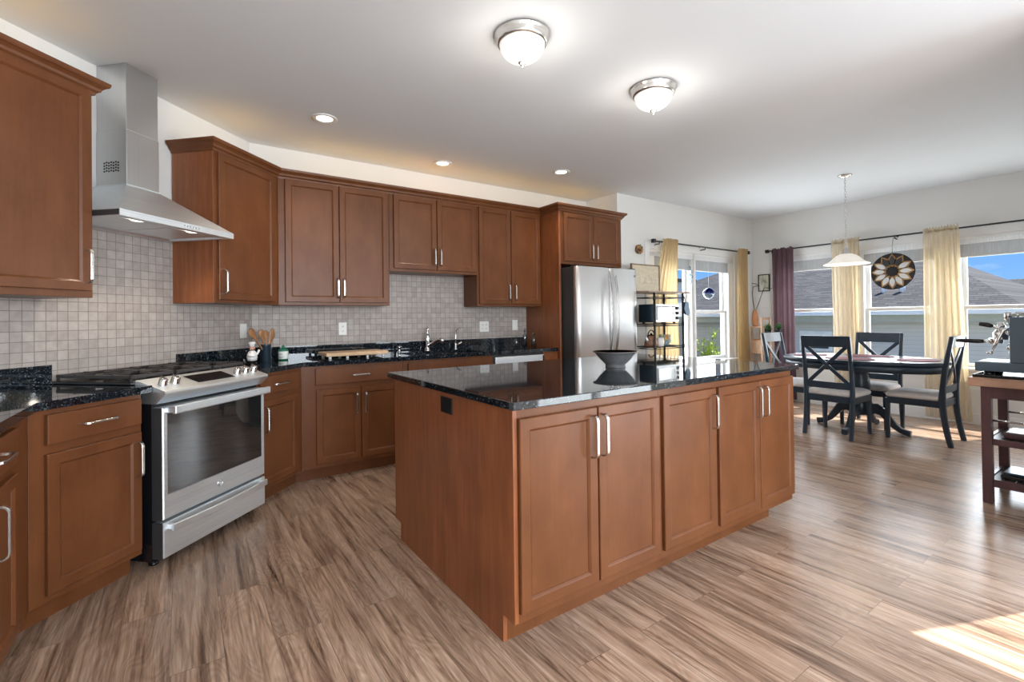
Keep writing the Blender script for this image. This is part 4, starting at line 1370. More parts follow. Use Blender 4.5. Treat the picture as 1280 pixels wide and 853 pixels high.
def pendant():
    x, y = 5.857, 2.153
    t = Thing('pendant_light', 'alabaster glass pendant hanging on a chain above the dining table', 'pendant light', (x, y, ZC))
    t.add('canopy', MB().lathe([(0.066, ZC), (0.068, ZC-0.006), (0.050, ZC-0.020), (0.014, ZC-0.030), (0.0, ZC-0.030)], (x, y, 0), 32), NICKEL)
    ch = MB()
    z = ZC-0.028
    k = 0
    while z > 1.97:
        a = PI/2*(k % 2)
        pts = []
        for q in range(13):
            w = 2*PI*q/12
            u, v = 0.0075*math.cos(w), 0.018*math.sin(w)
            pts.append((x+u*math.cos(a), y+u*math.sin(a), z-0.016+v))
        ch.tube(pts, 0.0022, 6, False)
        z -= 0.030
        k += 1
    t.add('chain', ch, NICKEL)
    t.add('cord', MB().tube([(x+0.003, y+0.003, ZC-0.03), (x-0.004, y+0.002, 2.4), (x+0.003, y-0.003, 2.1), (x, y, 1.93)], 0.0025, 8), WHITEP)
    t.add('socket', MB().lathe([(0.008, 1.985), (0.018, 1.975), (0.026, 1.955), (0.028, 1.915), (0.036, 1.905), (0.036, 1.898)], (x, y, 0), 24), NICKEL)
    z = 1.785
    t.add('glass_shade', MB().lathe([(0.034, z+0.118), (0.060, z+0.114), (0.090, z+0.100), (0.116, z+0.078), (0.140, z+0.050), (0.170, z+0.028), (0.206, z+0.012), (0.210, z+0.004), (0.200, z+0.006), (0.165, z+0.022), (0.134, z+0.045), (0.110, z+0.073), (0.086, z+0.094), (0.056, z+0.108), (0.034, z+0.110)], (x, y, 0), 48), PENDG)
    t.add('bulb', MB().ball((x, y, z+0.075), 0.026, 0.026, 0.034), CANLAMP)
    light('pendant_bulb', 'POINT', (x, y, z+0.01), 5.0, (1.0, 0.9, 0.76), shadow_soft_size=0.05)
pendant()
# warm rope lights lying on top of the wall cabinets
ROPE = emissive('rope_glow', (1.0, 0.74, 0.36), 3.0)
def rope(lab, pts, fr='A'):
    b = MB().tube(pts, 0.006, 8)
    single('rope_light', b, ROPE, lab, 'rope light', pts[0], fr, 'rope lights on the cabinets')
WARM = (1.0, 0.54, 0.09)
rope('warm rope light lying on top of the wall cabinet left of the hood', [(1.1, 2.70, 2.447), (1.95, 2.70, 2.447)], 'D')
rope('warm rope light lying on top of the wall cabinets over the sink run', [(0.75, 4.33, 2.447), (3.25, 4.33, 2.447)])
rope('warm rope light lying on top of the single-door wall cabinet by the hood', [(2.82, 2.70, 2.447), (3.34, 2.70, 2.447)], 'D')
rope('warm rope light lying on top of the refrigerator cabinet', [(3.38, 4.25, 2.447), (4.2, 4.25, 2.447)])
def strip_light(name, fr, p, length, e):
    o = light(name, 'AREA', to_world(fr, p), e, WARM, (0, 0, 1), shape='RECTANGLE', size=length, size_y=0.03)
    o.rotation_euler = (PI, 0, FR[fr])
strip_light('rope_glow', 'D', (1.53, 2.62, 2.455), 0.85, 0.55)
strip_light('rope_glow', 'D', (3.08, 2.62, 2.455), 0.50, 0.34)
strip_light('rope_glow', 'A', (2.0, 4.27, 2.455), 2.5, 1.5)
strip_light('rope_glow', 'A', (3.79, 4.25, 2.455), 0.8, 0.5)

# ------------------------------------------------------------------ curtains, rods, shades
def curtain(name, lab, axis, c, top, bot, z0, z1, mat, amp=0.022, folds=7, ruffle=0.03, group=None, seed=0, mid=None):
    """cloth hanging in folds; top and bot = (u0, u1) along the wall"""
    rnd = random.Random(seed)
    ph = [rnd.uniform(0, 6.28) for _ in range(4)]
    b = MB()
    nu, nz = 14*folds//2+10, 26
    rings = []
    for j in range(nz+1):
        v = j/nz
        z = z0+(z1-z0)*v
        if mid and v > mid[0]:
            k = (v-mid[0])/(1-mid[0])
            a0 = mid[1]+(top[0]-mid[1])*k
            a1 = mid[2]+(top[1]-mid[2])*k
        elif mid:
            k = v/mid[0]
            a0 = bot[0]+(mid[1]-bot[0])*k
            a1 = bot[1]+(mid[2]-bot[1])*k
        else:
            k = v**0.8
            a0 = bot[0]+(top[0]-bot[0])*k
            a1 = bot[1]+(top[1]-bot[1])*k
        r = []
        for i in range(nu+1):
            u = i/nu
            am = amp*(0.55+0.45*(1-v))*(1.6 if v > 0.985 else 1)
            off = am*math.sin(2*PI*folds*u+ph[0]+0.8*math.sin(3*v+ph[1]))+0.35*am*math.sin(2*PI*folds*2.3*u+ph[2]+2*v)
            zz = z+(0.010*math.sin(2*PI*folds*1.7*u+ph[3]) if j == nz else 0)
            uu = a0+(a1-a0)*(u+0.02*math.sin(2*PI*folds*u+ph[1]))
            r.append(Vector((uu, c+off, zz)) if axis == 'x' else Vector((c+off, uu, zz)))
        rings.append(r)
    b.loft(rings, False, False, True)
    u = (bot[0]+bot[1])/2
    base = (u, c, z0) if axis == 'x' else (c, u, z0)
    return single(name, b, mat, lab, 'curtain', base, 'A', group)
def rod(lab, axis, c, u0, u1, z, wall, brackets):
    p = (lambda u, d, z_: (u, c+d, z_)) if axis == 'x' else (lambda u, d, z_: (c+d, u, z_))
    t = Thing('curtain_rod', lab, 'curtain rod', p((u0+u1)/2, 0, z))
    t.add('rod', MB().tube([p(u0, 0, z), p(u1, 0, z)], 0.0095, 14), BLACKM)
    for u in (u0, u1):
        s = -1 if u == min(u0, u1) else 1
        b = MB()
        a = p(u+s*0.02, 0, z)
        if axis == 'x': b.box(a[0]-0.024, a[0]+0.024, a[1]-0.024, a[1]+0.024, z-0.024, z+0.024, 0.007, 3)
        else: b.box(a[0]-0.024, a[0]+0.024, a[1]-0.024, a[1]+0.024, z-0.024, z+0.024, 0.007, 3)
        t.add('finial', b, BLACKM)
    for u in brackets:
        b = MB().tube([p(u, 0, z-0.012), p(u, 0, z-0.030), p(u, wall-c-0.004, z-0.034)], 0.007, 8)
        q = p(u, wall-c, z)
        if axis == 'x': b.box(u-0.012, u+0.012, wall-0.006, wall, z-0.07, z+0.01, 0.002)
        else: b.box(wall-0.006, wall, u-0.012, u+0.012, z-0.07, z+0.01, 0.002)
        t.add('bracket', b, BLACKM)
RY, RX = 3.875, 7.222
rod('short black curtain rod above the window beside the refrigerator', 'x', RY, 4.86, 7.00, 2.205, YB, (4.95, 5.93, 6.96))
rod('long black curtain rod across the dining nook windows', 'y', RX, 0.40, 3.67, 2.215, XN, (3.62, 2.13, 0.6))
curtain('curtain', 'gold curtain at the left of the window behind the wire rack', 'x', RY-0.032, (5.02, 5.28), (4.86, 5.30), 0.04, 2.245, GOLDC, 0.02, 6, seed=1, mid=(0.70, 4.82, 5.26))
curtain('curtain', 'gold curtain on the right end of the rod by the room corner', 'x', RY-0.032, (6.70, 6.94), (6.64, 6.98), 0.04, 2.245, GOLDC, 0.02, 6, seed=2)
curtain('curtain', 'plum velvet curtain at the left end of the long rod', 'y', RX-0.032, (3.31, 3.61), (3.30, 3.58), 0.04, 2.235, PURPLE, 0.022, 4, seed=3)
curtain('curtain', 'sheer gold curtain behind the pendant light', 'y', RX-0.032, (2.495, 2.82), (2.48, 2.80), 0.04, 2.255, SHEER, 0.02, 7, seed=4)
curtain('curtain', 'sheer gold curtain behind the right dining chair', 'y', RX-0.032, (1.54, 1.855), (1.455, 1.87), 0.04, 2.255, SHEER, 0.02, 7, seed=5)
def shade(lab, axis, c, u0, u1):
    p = (u0+u1)/2
    t = Thing('roller_shade', lab, 'roller shade', (p, c, 1.88) if axis == 'x' else (c, p, 1.88))
    def bx(d0, d1, z0, z1, a=u0, b_=u1, bev=0.003):
        return MB().box(a, b_, c+d0, c+d1, z0, z1, bev) if axis == 'x' else MB().box(c+d0, c+d1, a, b_, z0, z1, bev)
    t.add('valance', bx(0.0, 0.05, 2.035, 2.118), SHADEW)
    t.add('fabric', bx(0.022, 0.028, 1.895, 2.035, bev=0.0), SHADE)
    t.add('bottom_rail', bx(0.018, 0.032, 1.885, 1.897), WHITEP)
shade('raised grey shade in the window beside the refrigerator', 'x', YB+0.002, W1[0]+0.01, W1[1]-0.01)
shade('raised grey shade across the top of the dining nook windows', 'y', XN+0.002, 0.71, 3.59)

# ------------------------------------------------------------------ dining set
def dining_table():
    cx, cy, rx, ry = 6.06, 2.115, 0.50, 0.745
    zt = 0.782
    t = Thing('dining_table', 'blue-black oval pedestal dining table in the nook', 'table', (cx, cy, 0))
    def oval(kx, ky, n=64):
        e = 2.4
        pts = []
        for k in range(n):
            a = 2*PI*k/n
            ca, sa = math.cos(a), math.sin(a)
            pts.append((cx+kx*math.copysign(abs(ca)**(2/e), ca), cy+ky*math.copysign(abs(sa)**(2/e), sa)))
        return pts
    b = MB()
    prof = [(0.0, 0.750), (0.004, 0.758), (0.0, 0.766), (0.0, 0.776), (0.006, zt)]
    b.loft([[Vector((x, y, z)) for x, y in oval(rx-i, ry-i)] for i, z in prof])
    t.add('tabletop', b, CHAIRM)
    b = MB()
    b.loft([[Vector((x, y, z)) for x, y in oval(rx-0.020, ry-0.020)] for z in (0.672, 0.750)])
    t.add('apron', b, CHAIRM)
    b = MB().lathe([(0.13, 0.672), (0.13, 0.655), (0.085, 0.645), (0.070, 0.60), (0.082, 0.55), (0.092, 0.48), (0.080, 0.40), (0.066, 0.36), (0.090, 0.33), (0.105, 0.29), (0.105, 0.20), (0.080, 0.17), (0.0, 0.165)], (cx, cy, 0), 32)
    t.add('pedestal', b, CHAIRM)
    for k in range(4):
        a = PI/2*k+0.0
        dx, dy = math.cos(a), math.sin(a)
        prof = [(0.08, 0.235, 0.11), (0.14, 0.245, 0.105), (0.20, 0.215, 0.085), (0.25, 0.150, 0.068), (0.30, 0.085, 0.058), (0.35, 0.050, 0.052), (0.40, 0.036, 0.056), (0.43, 0.030, 0.060)]
        b = MB()
        b.strip([(cx+dx*r, cy+dy*r, z) for r, z, _ in prof], [h for _, _, h in prof], 0.055, (0, 0, 1))
        t.add('foot', b, CHAIRM)
    mats = [((-0.27, 0.0), 'burgundy placemat on the table in front of the near chair'), ((0.27, 0.0), 'burgundy placemat on the window side of the table'),
            ((0.0, -0.50), 'burgundy placemat at the right end of the table by the espresso cart'), ((0.0, 0.50), 'burgundy placemat at the left end of the table by the plum curtain')]
    for (mx, my), lab in mats:
        b = MB()
        n = 40
        a_, b_ = (0.165, 0.225) if my == 0 else (0.225, 0.165)
        b.loft([[Vector((cx+mx+(a_-i)*math.cos(2*PI*k/n), cy+my+(b_-i)*math.sin(2*PI*k/n), z)) for k in range(n)] for i, z in ((0.002, zt), (0.0, zt+0.003), (0.004, zt+0.006))])
        single('placemat', b, PLACEM, lab, 'placemat', (cx+mx, cy+my, zt), 'A', 'placemats on the dining table')
dining_table()
def chair():
    t = Thing('dining_chair', 'blue-black cross-back chair with its back to the island', 'chair', (0, 0, 0), 'A', 'cross-back dining chairs')
    def curve(z):
        # rear stile: foot splayed back, upright at the seat, back leaning
        if z < 0.46:
            k = (0.46-z)/0.46
            return 0.205+0.055*k**2.0
        k = (z-0.46)/0.57
        return 0.205+0.075*k**1.5
    zs = [0.0, 0.08, 0.17, 0.27, 0.37, 0.46, 0.56, 0.68, 0.80, 0.92, 1.030]
    for sx in (-1, 1):
        b = MB()
        b.strip([(sx*0.213, curve(z), z) for z in zs], [0.042, 0.044, 0.046, 0.048, 0.050, 0.052, 0.046, 0.042, 0.040, 0.038, 0.036], 0.034, (0, 1, 0))
        t.add('rear_leg', b, CHAIRM)
    for sx in (-1, 1):
        b = MB()
        b.strip([(sx*0.208, -0.222, 0.0), (sx*0.206, -0.222, 0.405)], [0.032, 0.044], [0.032, 0.044], (1, 0, 0))
        t.add('front_leg', b, CHAIRM)
    b = MB()
    b.box(-0.190, 0.190, -0.235, -0.213, 0.355, 0.420, 0.003)
    b.box(-0.196, 0.196, 0.190, 0.212, 0.355, 0.420, 0.003)
    for sx in (-1, 1):
        b.box(sx*0.215-0.011, sx*0.215+0.011, -0.215, 0.20, 0.355, 0.420, 0.003)
    t.add('apron', b, CHAIRM)
    # cushion
    b = MB()
    rings = []
    for i, z in ((0.012, 0.418), (0.0, 0.430), (0.0, 0.448), (0.012, 0.464), (0.045, 0.478), (0.11, 0.486)):
        w = 0.232-i
        d0, d1 = -0.245+i, 0.195-i*0.6
        c = 0.05
        r = []
        for cx_, cy_, a0 in ((w-c, d1-c, 0), (-w+c, d1-c, PI/2), (-w+c, d0+c, PI), (w-c, d0+c, 1.5*PI)):
            for k in range(5):
                a = a0+PI/2*k/4
                r.append(Vector((cx_+c*math.cos(a), cy_+c*math.sin(a), z)))
        rings.append(r)
    b.loft(rings)
    t.add('seat_cushion', b, SEATM, None, 'cream upholstered seat')
    # rails of the back
    def rail(z0, z1, th):
        b = MB()
        n = 12
        rings = []
        for i in range(n+1):
            u = -1+2*i/n
            y0, y1 = curve(z0)+0.012*(1-u*u), curve(z1)+0.012*(1-u*u)
            x = u*0.222
            rings.append([Vector((x, y0-th/2, z0)), Vector((x, y1-th/2, z1)), Vector((x, y1+th/2, z1)), Vector((x, y0+th/2, z0))])
        b.loft(rings, True, True, False)
        return b
    t.add('top_rail', rail(0.925, 1.036, 0.022), CHAIRM)
    t.add('lower_rail', rail(0.495, 0.562, 0.020), CHAIRM)
    for sx in (-1, 1):
        pts = []
        for k in range(9):
            u = k/8
            x = sx*(-0.190+0.380*u)
            z = 0.545+(0.935-0.545)*u
            pts.append((x, curve(z)+0.010*(1-(2*u-1)**2)+sx*0.002, z))
        b = MB().strip(pts, 0.036, 0.014, (1, 0, -1) if sx > 0 else (1, 0, 1))
        t.add('cross_brace', b, CHAIRM)
    return t.o
c1 = chair()
c1.location = (5.665, 2.187, 0)
c1.rotation_euler = (0, 0, PI/2)
for loc, rz, lab in (((6.078, 1.595, 0), PI, 'blue-black cross-back chair at the right end of the table, in profile'),
                     ((6.415, 2.140, 0), -PI/2, 'blue-black cross-back chair on the window side of the table'),
                     ((6.080, 2.790, 0), 0.0, 'blue-black cross-back chair at the left end of the table, near the plum curtain')):
    c = copy_tree(c1)
    c.location = loc
    c.rotation_euler = (0, 0, rz)
    c['label'] = lab

# ------------------------------------------------------------------ cart and espresso machine
def cart():
    X0, X1, Y0, Y1 = 4.335, 4.840, 0.38, 0.835
    t = Thing('kitchen_cart', 'dark cherry kitchen cart with a wood-block top and two slatted shelves', 'cart', ((X0+X1)/2, (Y0+Y1)/2, 0))
    t.add('top', MB().box(4.215, X1+0.05, Y0-0.04, 0.872, 0.778, 0.832, 0.004), BUTCH)
    for x in (X0, X1-0.05):
        for y in (Y0, Y1-0.05):
            t.add('leg', MB().box(x, x+0.05, y, y+0.05, 0, 0.778, 0.003), CARTW)
    a = MB()
    for x in (X0+0.006, X1-0.028): a.box(x, x+0.022, Y0+0.05, Y1-0.05, 0.690, 0.778, 0.002)
    for y in (Y0+0.006, Y1-0.028): a.box(X0+0.05, X1-0.05, y, y+0.022, 0.690, 0.778, 0.002)
    t.add('apron', a, CARTW)
    for z, h in ((0.385, 0.042), (0.112, 0.050)):
        f = MB()
        for x in (X0+0.010, X1-0.032): f.box(x, x+0.022, Y0+0.05, Y1-0.05, z, z+h, 0.002)
        for y in (Y0+0.010, Y1-0.032): f.box(X0+0.05, X1-0.05, y, y+0.022, z, z+h, 0.002)
        fr = t.add('shelf_frame', f, CARTW)
        n = 7
        y0, y1 = Y0+0.034, Y1-0.034
        sl = MB()
        w = (y1-y0)/n
        for i in range(n):
            sl.box(X0+0.032, X1-0.032, y0+i*w+0.004, y0+(i+1)*w-0.004, z+h-0.014, z+h, 0.002)
        t.add('slats', sl, BLACKM, fr)
    for x in (X0+0.022, X1-0.022):
        t.add('rail', MB().tube([(x, Y0+0.05, 0.545), (x, Y1-0.05, 0.545)], 0.007, 10), CHROME)
    # things on the cart
    tr = MB()
    tr.box(4.262, 4.875, 0.34, 0.858, 0.832, 0.838, 0.002)
    for (a_, b_, c_, d_) in ((4.262, 4.270, 0.34, 0.858), (4.867, 4.875, 0.34, 0.858), (4.262, 4.875, 0.34, 0.348), (4.262, 4.875, 0.850, 0.858)):
        tr.box(a_, b_, c_, d_, 0.832, 0.850, 0.002)
    single('tray', tr, BLACK, 'black tray under the espresso machine on the cart', 'tray', (4.57, 0.54, 0.832))
    b = MB().box(4.420, 4.640, 0.62, 0.745, 0.4275, 0.462, 0.006)
    sc_ = Thing('kitchen_scale', 'flat dark kitchen scale on the middle shelf of the cart', 'scale', (4.5, 0.68, 0.427))
    sc_.add('housing', b, CARTW)
    sc_.add('plate', MB().box(4.430, 4.630, 0.63, 0.735, 0.462, 0.468, 0.003), STEEL)
    cn = MB().lathe([(0.0, 0.4275), (0.036, 0.4275), (0.036, 0.50), (0.034, 0.515), (0.034, 0.53), (0.0, 0.532)], (4.45, 0.565, 0), 24)
    single('canister', cn, CHROME, 'metal canister on the middle shelf of the cart', 'canister', (4.45, 0.565, 0.4275))
    t2 = Thing('grill_plate', 'flat dark tray with a clear lid on the bottom shelf of the cart', 'tray', (4.52, 0.68, 0.162))
    t2.add('base', MB().box(4.400, 4.640, 0.60, 0.760, 0.1625, 0.190, 0.006), BLACK)
    t2.add('lid', MB().box(4.410, 4.630, 0.61, 0.750, 0.190, 0.206, 0.006), BLUEGREY)
cart()
def espresso():
    X0, X1 = 4.345, 4.655
    z = 0.838
    t = Thing('espresso_machine', 'slate-blue espresso machine with chrome levers on the cart', 'espresso machine', ((X0+X1)/2, 0.55, z))
    for x in (X0+0.04, X1-0.04):
        for y in (0.80, 0.40):
            t.add('foot', MB().lathe([(0.026, z), (0.028, z+0.004), (0.024, z+0.030)], (x, y, 0), 18), BLACK)
    t.add('base', MB().box(X0, X1, 0.36, 0.862, z+0.028, 0.925, 0.004), ESPR)
    t.add('drip_tray', MB().box(X0+0.015, X1-0.015, 0.705, 0.852, 0.922, 0.930, 0.002), STEEL)
    t.add('body', MB().box(X0, X1, 0.36, 0.698, 0.925, 1.222, 0.006), ESPR)
    c = MB()
    for x in (X0+0.02, X1-0.02):
        c.tube([(x, 0.39, 1.250), (x, 0.67, 1.250)], 0.006, 8)
        for y in (0.40, 0.66):
            c.tube([(x, y, 1.220), (x, y, 1.250)], 0.005, 8)
    for y in (0.39, 0.67):
        c.tube([(X0+0.02, y, 1.250), (X1-0.02, y, 1.250)], 0.006, 8)
    t.add('cup_rail', c, CHROME)
    xm = 4.50
    # group head towards +y with lever and portafilter
    g = MB()
    g.lathe([(0.030, -0.01), (0.030, 0.06), (0.022, 0.065), (0.0, 0.066)], (xm, 0.700, 1.125), 24, 'y')
    g.lathe([(0.0, 1.070), (0.036, 1.070), (0.038, 1.080), (0.038, 1.118), (0.030, 1.126), (0.018, 1.150), (0.016, 1.185), (0.0, 1.187)], (xm, 0.762, 0), 28)
    g.lathe([(0.014, 1.185), (0.012, 1.20), (0.017, 1.205), (0.019, 1.235), (0.017, 1.252), (0.0, 1.254)], (xm, 0.726, 0), 20)
    g.tube([(xm, 0.70, 1.16), (xm, 0.726, 1.190)], 0.011, 10)
    t.add('group_head', g, CHROME)
    pf = MB()
    pf.lathe([(0.0, 1.040), (0.030, 1.042), (0.036, 1.052), (0.037, 1.076), (0.033, 1.080)], (xm, 0.785, 0), 28)
    pf.tube([(xm, 0.815, 1.058), (xm, 0.850, 1.056)], [0.010, 0.012], 12)
    po = t.add('portafilter', pf, CHROME)
    t.add('grip', MB().tube([(xm, 0.845, 1.057), (xm, 0.870, 1.057), (xm, 0.930, 1.058), (xm, 0.985, 1.059)], [0.013, 0.0155, 0.0145, 0.011], 14), BLACK, po)
    lv = MB().tube([(xm-0.03, 0.735, 1.165), (xm-0.035, 0.775, 1.150), (xm-0.035, 0.80, 1.165)], [0.008, 0.008, 0.009], 10)
    lo = t.add('lever', lv, CHROME)
    t.add('knob', MB().tube([(xm-0.035, 0.795, 1.160), (xm-0.035, 0.82, 1.170), (xm-0.035, 0.858, 1.176)], [0.012, 0.016, 0.013], 12), BLACK, lo)
    sw = MB().tube([(xm-0.08, 0.700, 1.150), (xm-0.08, 0.735, 1.135), (xm-0.085, 0.760, 1.075), (xm-0.088, 0.790, 0.995)], [0.008, 0.010, 0.010, 0.006], 12)
    sw.ball((xm-0.089, 0.800, 0.985), 0.014, 0.016, 0.014)
    t.add('steam_wand', sw, CHROME)
    sw = MB().tube([(xm+0.06, 0.700, 1.11), (xm+0.06, 0.722, 1.09), (xm+0.06, 0.724, 0.985)], [0.009, 0.010, 0.009], 12)
    sw.ball((xm+0.06, 0.724, 0.980), 0.013)
    t.add('water_wand', sw, CHROME)
    gg = MB().lathe([(0.026, -0.002), (0.026, 0.018), (0.022, 0.022), (0.0, 0.022)], (xm-0.07, 0.698, 1.02), 22, 'y')
    t.add('gauge', gg, CHROME)
espresso()

# ------------------------------------------------------------------ wire rack by the window
def rack():
    x0, x1, y0, y1 = 4.375, 4.895, 3.505, 3.775
    t = Thing('wire_rack', 'black wire shelf rack with a wooden top between refrigerator and window', 'shelf rack', ((x0+x1)/2, (y0+y1)/2, 0))
    t.add('top_board', MB().box(4.275, 5.035, y0-0.01, y1+0.01, 1.528, 1.546, 0.003), RACKTOP)
    for x in (x0, x1):
        for y in (y0, y1):
            b = MB().tube([(x, y, 0.0), (x, y, 1.528)], 0.0125, 12)
            for z in (0.30, 0.72, 0.905, 1.168, 1.46):
                b.lathe([(0.0125, z-0.022), (0.0165, z-0.020), (0.0165, z+0.020), (0.0125, z+0.022)], (x, y, 0), 12)
            t.add('post', b, BLACKM)
    for z in (0.15, 0.72, 0.905, 1.168, 1.475):
        s = MB()
        for y in (y0, y1):
            s.tube([(x0, y, z), (x1, y, z)], 0.0055, 8)
            if z < 1.4: s.tube([(x0, y, z-0.022), (x1, y, z-0.022)], 0.004, 8)
        for x in (x0, x1):
            s.tube([(x, y0, z), (x, y1, z)], 0.0055, 8)
            if z < 1.4: s.tube([(x, y0, z-0.022), (x, y1, z-0.022)], 0.004, 8)
        if z < 1.4:
            n = 20
            for i in range(1, n):
                x = x0+(x1-x0)*i/n
                s.tube([(x, y0, z+0.004), (x, y1, z+0.004)], 0.0022, 6)
        t.add('shelf', s, BLACKM)
    # toaster oven
    ax0, ax1, ay0, ay1, z0, z1 = 4.392, 4.812, 3.500, 3.750, 1.190, 1.398
    t = Thing('toaster_oven', 'toaster oven with a steel front and dark side on the wire rack', 'toaster oven', ((ax0+ax1)/2, (ay0+ay1)/2, 1.174))
    t.add('body', MB().box(ax0, ax1, ay0+0.012, ay1, z0, z1, 0.008, 3), BLUEGREY)
    t.add('front', MB().box(ax0, ax1, ay0, ay0+0.014, z0, z1, 0.005), CHIM)
    d = t.add('door', MB().box(ax0+0.018, ax1-0.085, ay0-0.012, ay0, z0+0.025, z1-0.018, 0.004), CHIM)
    t.add('glass', MB().box(ax0+0.032, ax1-0.100, ay0-0.014, ay0-0.011, z0+0.042, z1-0.045, 0.001), MIRRORPANE, d)
    t.add('handle', MB().tube([(ax0+0.04, ay0-0.012, z1-0.032), (ax0+0.04, ay0-0.034, z1-0.032), (ax1-0.11, ay0-0.034, z1-0.032), (ax1-0.11, ay0-0.012, z1-0.032)], 0.006, 8), CHROME, d)
    for kz in (z0+0.045, z0+0.103, z0+0.160):
        t.add('knob', MB().lathe([(0.020, 0.004), (0.018, -0.016), (0.0, -0.017)], (ax1-0.042, ay0, kz), 18, 'y'), BLACK)
    for fx in (ax0+0.04, ax1-0.04):
        for fy in (ay0+0.04, ay1-0.04):
            t.add('foot', MB().lathe([(0.014, 1.174), (0.016, z0+0.002)], (fx, fy, 0), 12), BLACK)
    # kettle
    kx, ky, z = 4.430, 3.60, 0.911
    t = Thing('kettle', 'dark brown enamel kettle with a hoop handle on the wire rack', 'kettle', (kx, ky, z))
    t.add('body', MB().lathe([(0.0, z), (0.070, z), (0.080, z+0.012), (0.078, z+0.04), (0.066, z+0.09), (0.052, z+0.118), (0.040, z+0.124), (0.0, z+0.134)], (kx, ky, 0), 28), BOWLI)
    t.add('lid', MB().lathe([(0.042, z+0.122), (0.036, z+0.134), (0.012, z+0.140), (0.010, z+0.152), (0.0, z+0.156)], (kx, ky, 0), 24), BLACK)
    pts = [(kx+0.062*math.cos(a), ky, z+0.105+0.082*math.sin(a)) for a in [PI*k/12 for k in range(13)]]
    t.add('handle', MB().tube(pts, 0.007, 10), BLACK)
    t.add('spout', MB().tube([(kx-0.060, ky-0.01, z+0.045), (kx-0.092, ky-0.015, z+0.075), (kx-0.108, ky-0.018, z+0.112)], [0.017, 0.013, 0.010], 12), STEEL)
    # mug beside
    mx, my = 4.520, 3.545
    t = Thing('mug', 'white mug behind the front post of the wire rack', 'mug', (mx, my, z))
    t.add('cup', MB().lathe([(0.0, z), (0.036, z), (0.040, z+0.006), (0.041, z+0.10), (0.037, z+0.10), (0.036, z+0.012), (0.0, z+0.010)], (mx, my, 0), 24), CERAM)
    pts = [(mx+0.040+0.026*math.sin(a), my, z+0.052-0.032*math.cos(a)) for a in [PI*k/10 for k in range(11)]]
    t.add('handle', MB().tube(pts, 0.0055, 8), CERAM)
    # painted pitcher
    px, py = 4.700, 3.62
    t = Thing('pitcher', 'brightly painted pitcher with a curved handle on the wire rack', 'pitcher', (px, py, z))
    b = MB().lathe([(0.0000, z), (0.0384, z), (0.0448, z+0.010), (0.0592, z+0.050), (0.0672, z+0.095), (0.0656, z+0.118), (0.0704, z+0.128), (0.0664, z+0.128), (0.0608, z+0.115), (0.0544, z+0.05), (0.0000, z+0.012)], (px, py, 0), 30)
    t.add('jug', b, PAINTED)
    pts = [(px+0.058+0.046*math.sin(a), py, z+0.066-0.046*math.cos(a)) for a in [PI*k/12 for k in range(13)]]
    t.add('handle', MB().tube(pts, 0.009, 10), FASCIA)
    # skillet and tray on the lower shelf
    z = 0.726
    t = Thing('skillet', 'black skillet on the wire rack shelf below the kettle', 'pan', (4.48, 3.66, z))
    t.add('pan', MB().lathe([(0.0, z), (0.095, z), (0.118, z+0.040), (0.122, z+0.042), (0.114, z+0.040), (0.092, z+0.005), (0.0, z+0.004)], (4.51, 3.67, 0), 32), IRON)
    t.add('handle', MB().strip([(4.60, 3.62, z+0.034), (4.66, 3.585, z+0.046), (4.76, 3.53, z+0.050)], 0.024, 0.012, (0, 0, 1)), BLACK)
    b = MB()
    b.box(4.40, 4.62, 3.53, 3.56, z, z+0.09, 0.006)
    single('casserole_lid', MB().lathe([(0.0, 0.0), (0.14, 0.0), (0.145, 0.012), (0.12, 0.045), (0.05, 0.062), (0.018, 0.064), (0.016, 0.082), (0.0, 0.085)], (4.70, 3.70, 0.157), 32), STEEL, 'steel pot lid on the bottom shelf of the wire rack', 'lid', (4.70, 3.70, 0.157))
    # mitt hanging from the right post
    mb = MB()
    x, y = 4.955, 3.500
    outline = [(-0.035, 0.0), (0.030, 0.0), (0.040, -0.06), (0.052, -0.12), (0.020, -0.165), (-0.020, -0.150), (-0.045, -0.10), (-0.060, -0.075), (-0.045, -0.05)]
    M = Matrix(((1, 0, 0, 0), (0, 0, 1, 0), (0, 1, 0, 0), (0, 0, 0, 1)))
    mb.prism([(x+u, 1.425+v) for u, v in outline], y-0.012, y+0.012, (), M)
    t = Thing('oven_mitt', 'dark oven mitt hanging from the right post of the wire rack', 'oven mitt', (x, y, 1.26))
    t.add('mitt', mb, BLUEGREY)
    t.add('loop', MB().tube([(4.905, y, 1.50), (4.925, y, 1.47), (4.945, y, 1.425), (4.95, y+0.003, 1.42)], 0.004, 8), BLACK)
def painted_mat():
    m, nt, b = new_mat('painted_ceramic')
    v = coords(nt, (9, 9, 7))
    n = noise(nt, v, 1.6, 2, 0.5, 0.6)
    nt.links.new(ramp(nt, n, [(0.30, (0.45, 0.10, 0.05)), (0.42, (0.60, 0.42, 0.10)), (0.50, (0.10, 0.22, 0.48)), (0.60, (0.45, 0.62, 0.25)), (0.72, (0.75, 0.75, 0.6))]), b.inputs['Base Color'])
    b.inputs['Roughness'].default_value = 0.25
    return m
PAINTED = painted_mat()
rack()

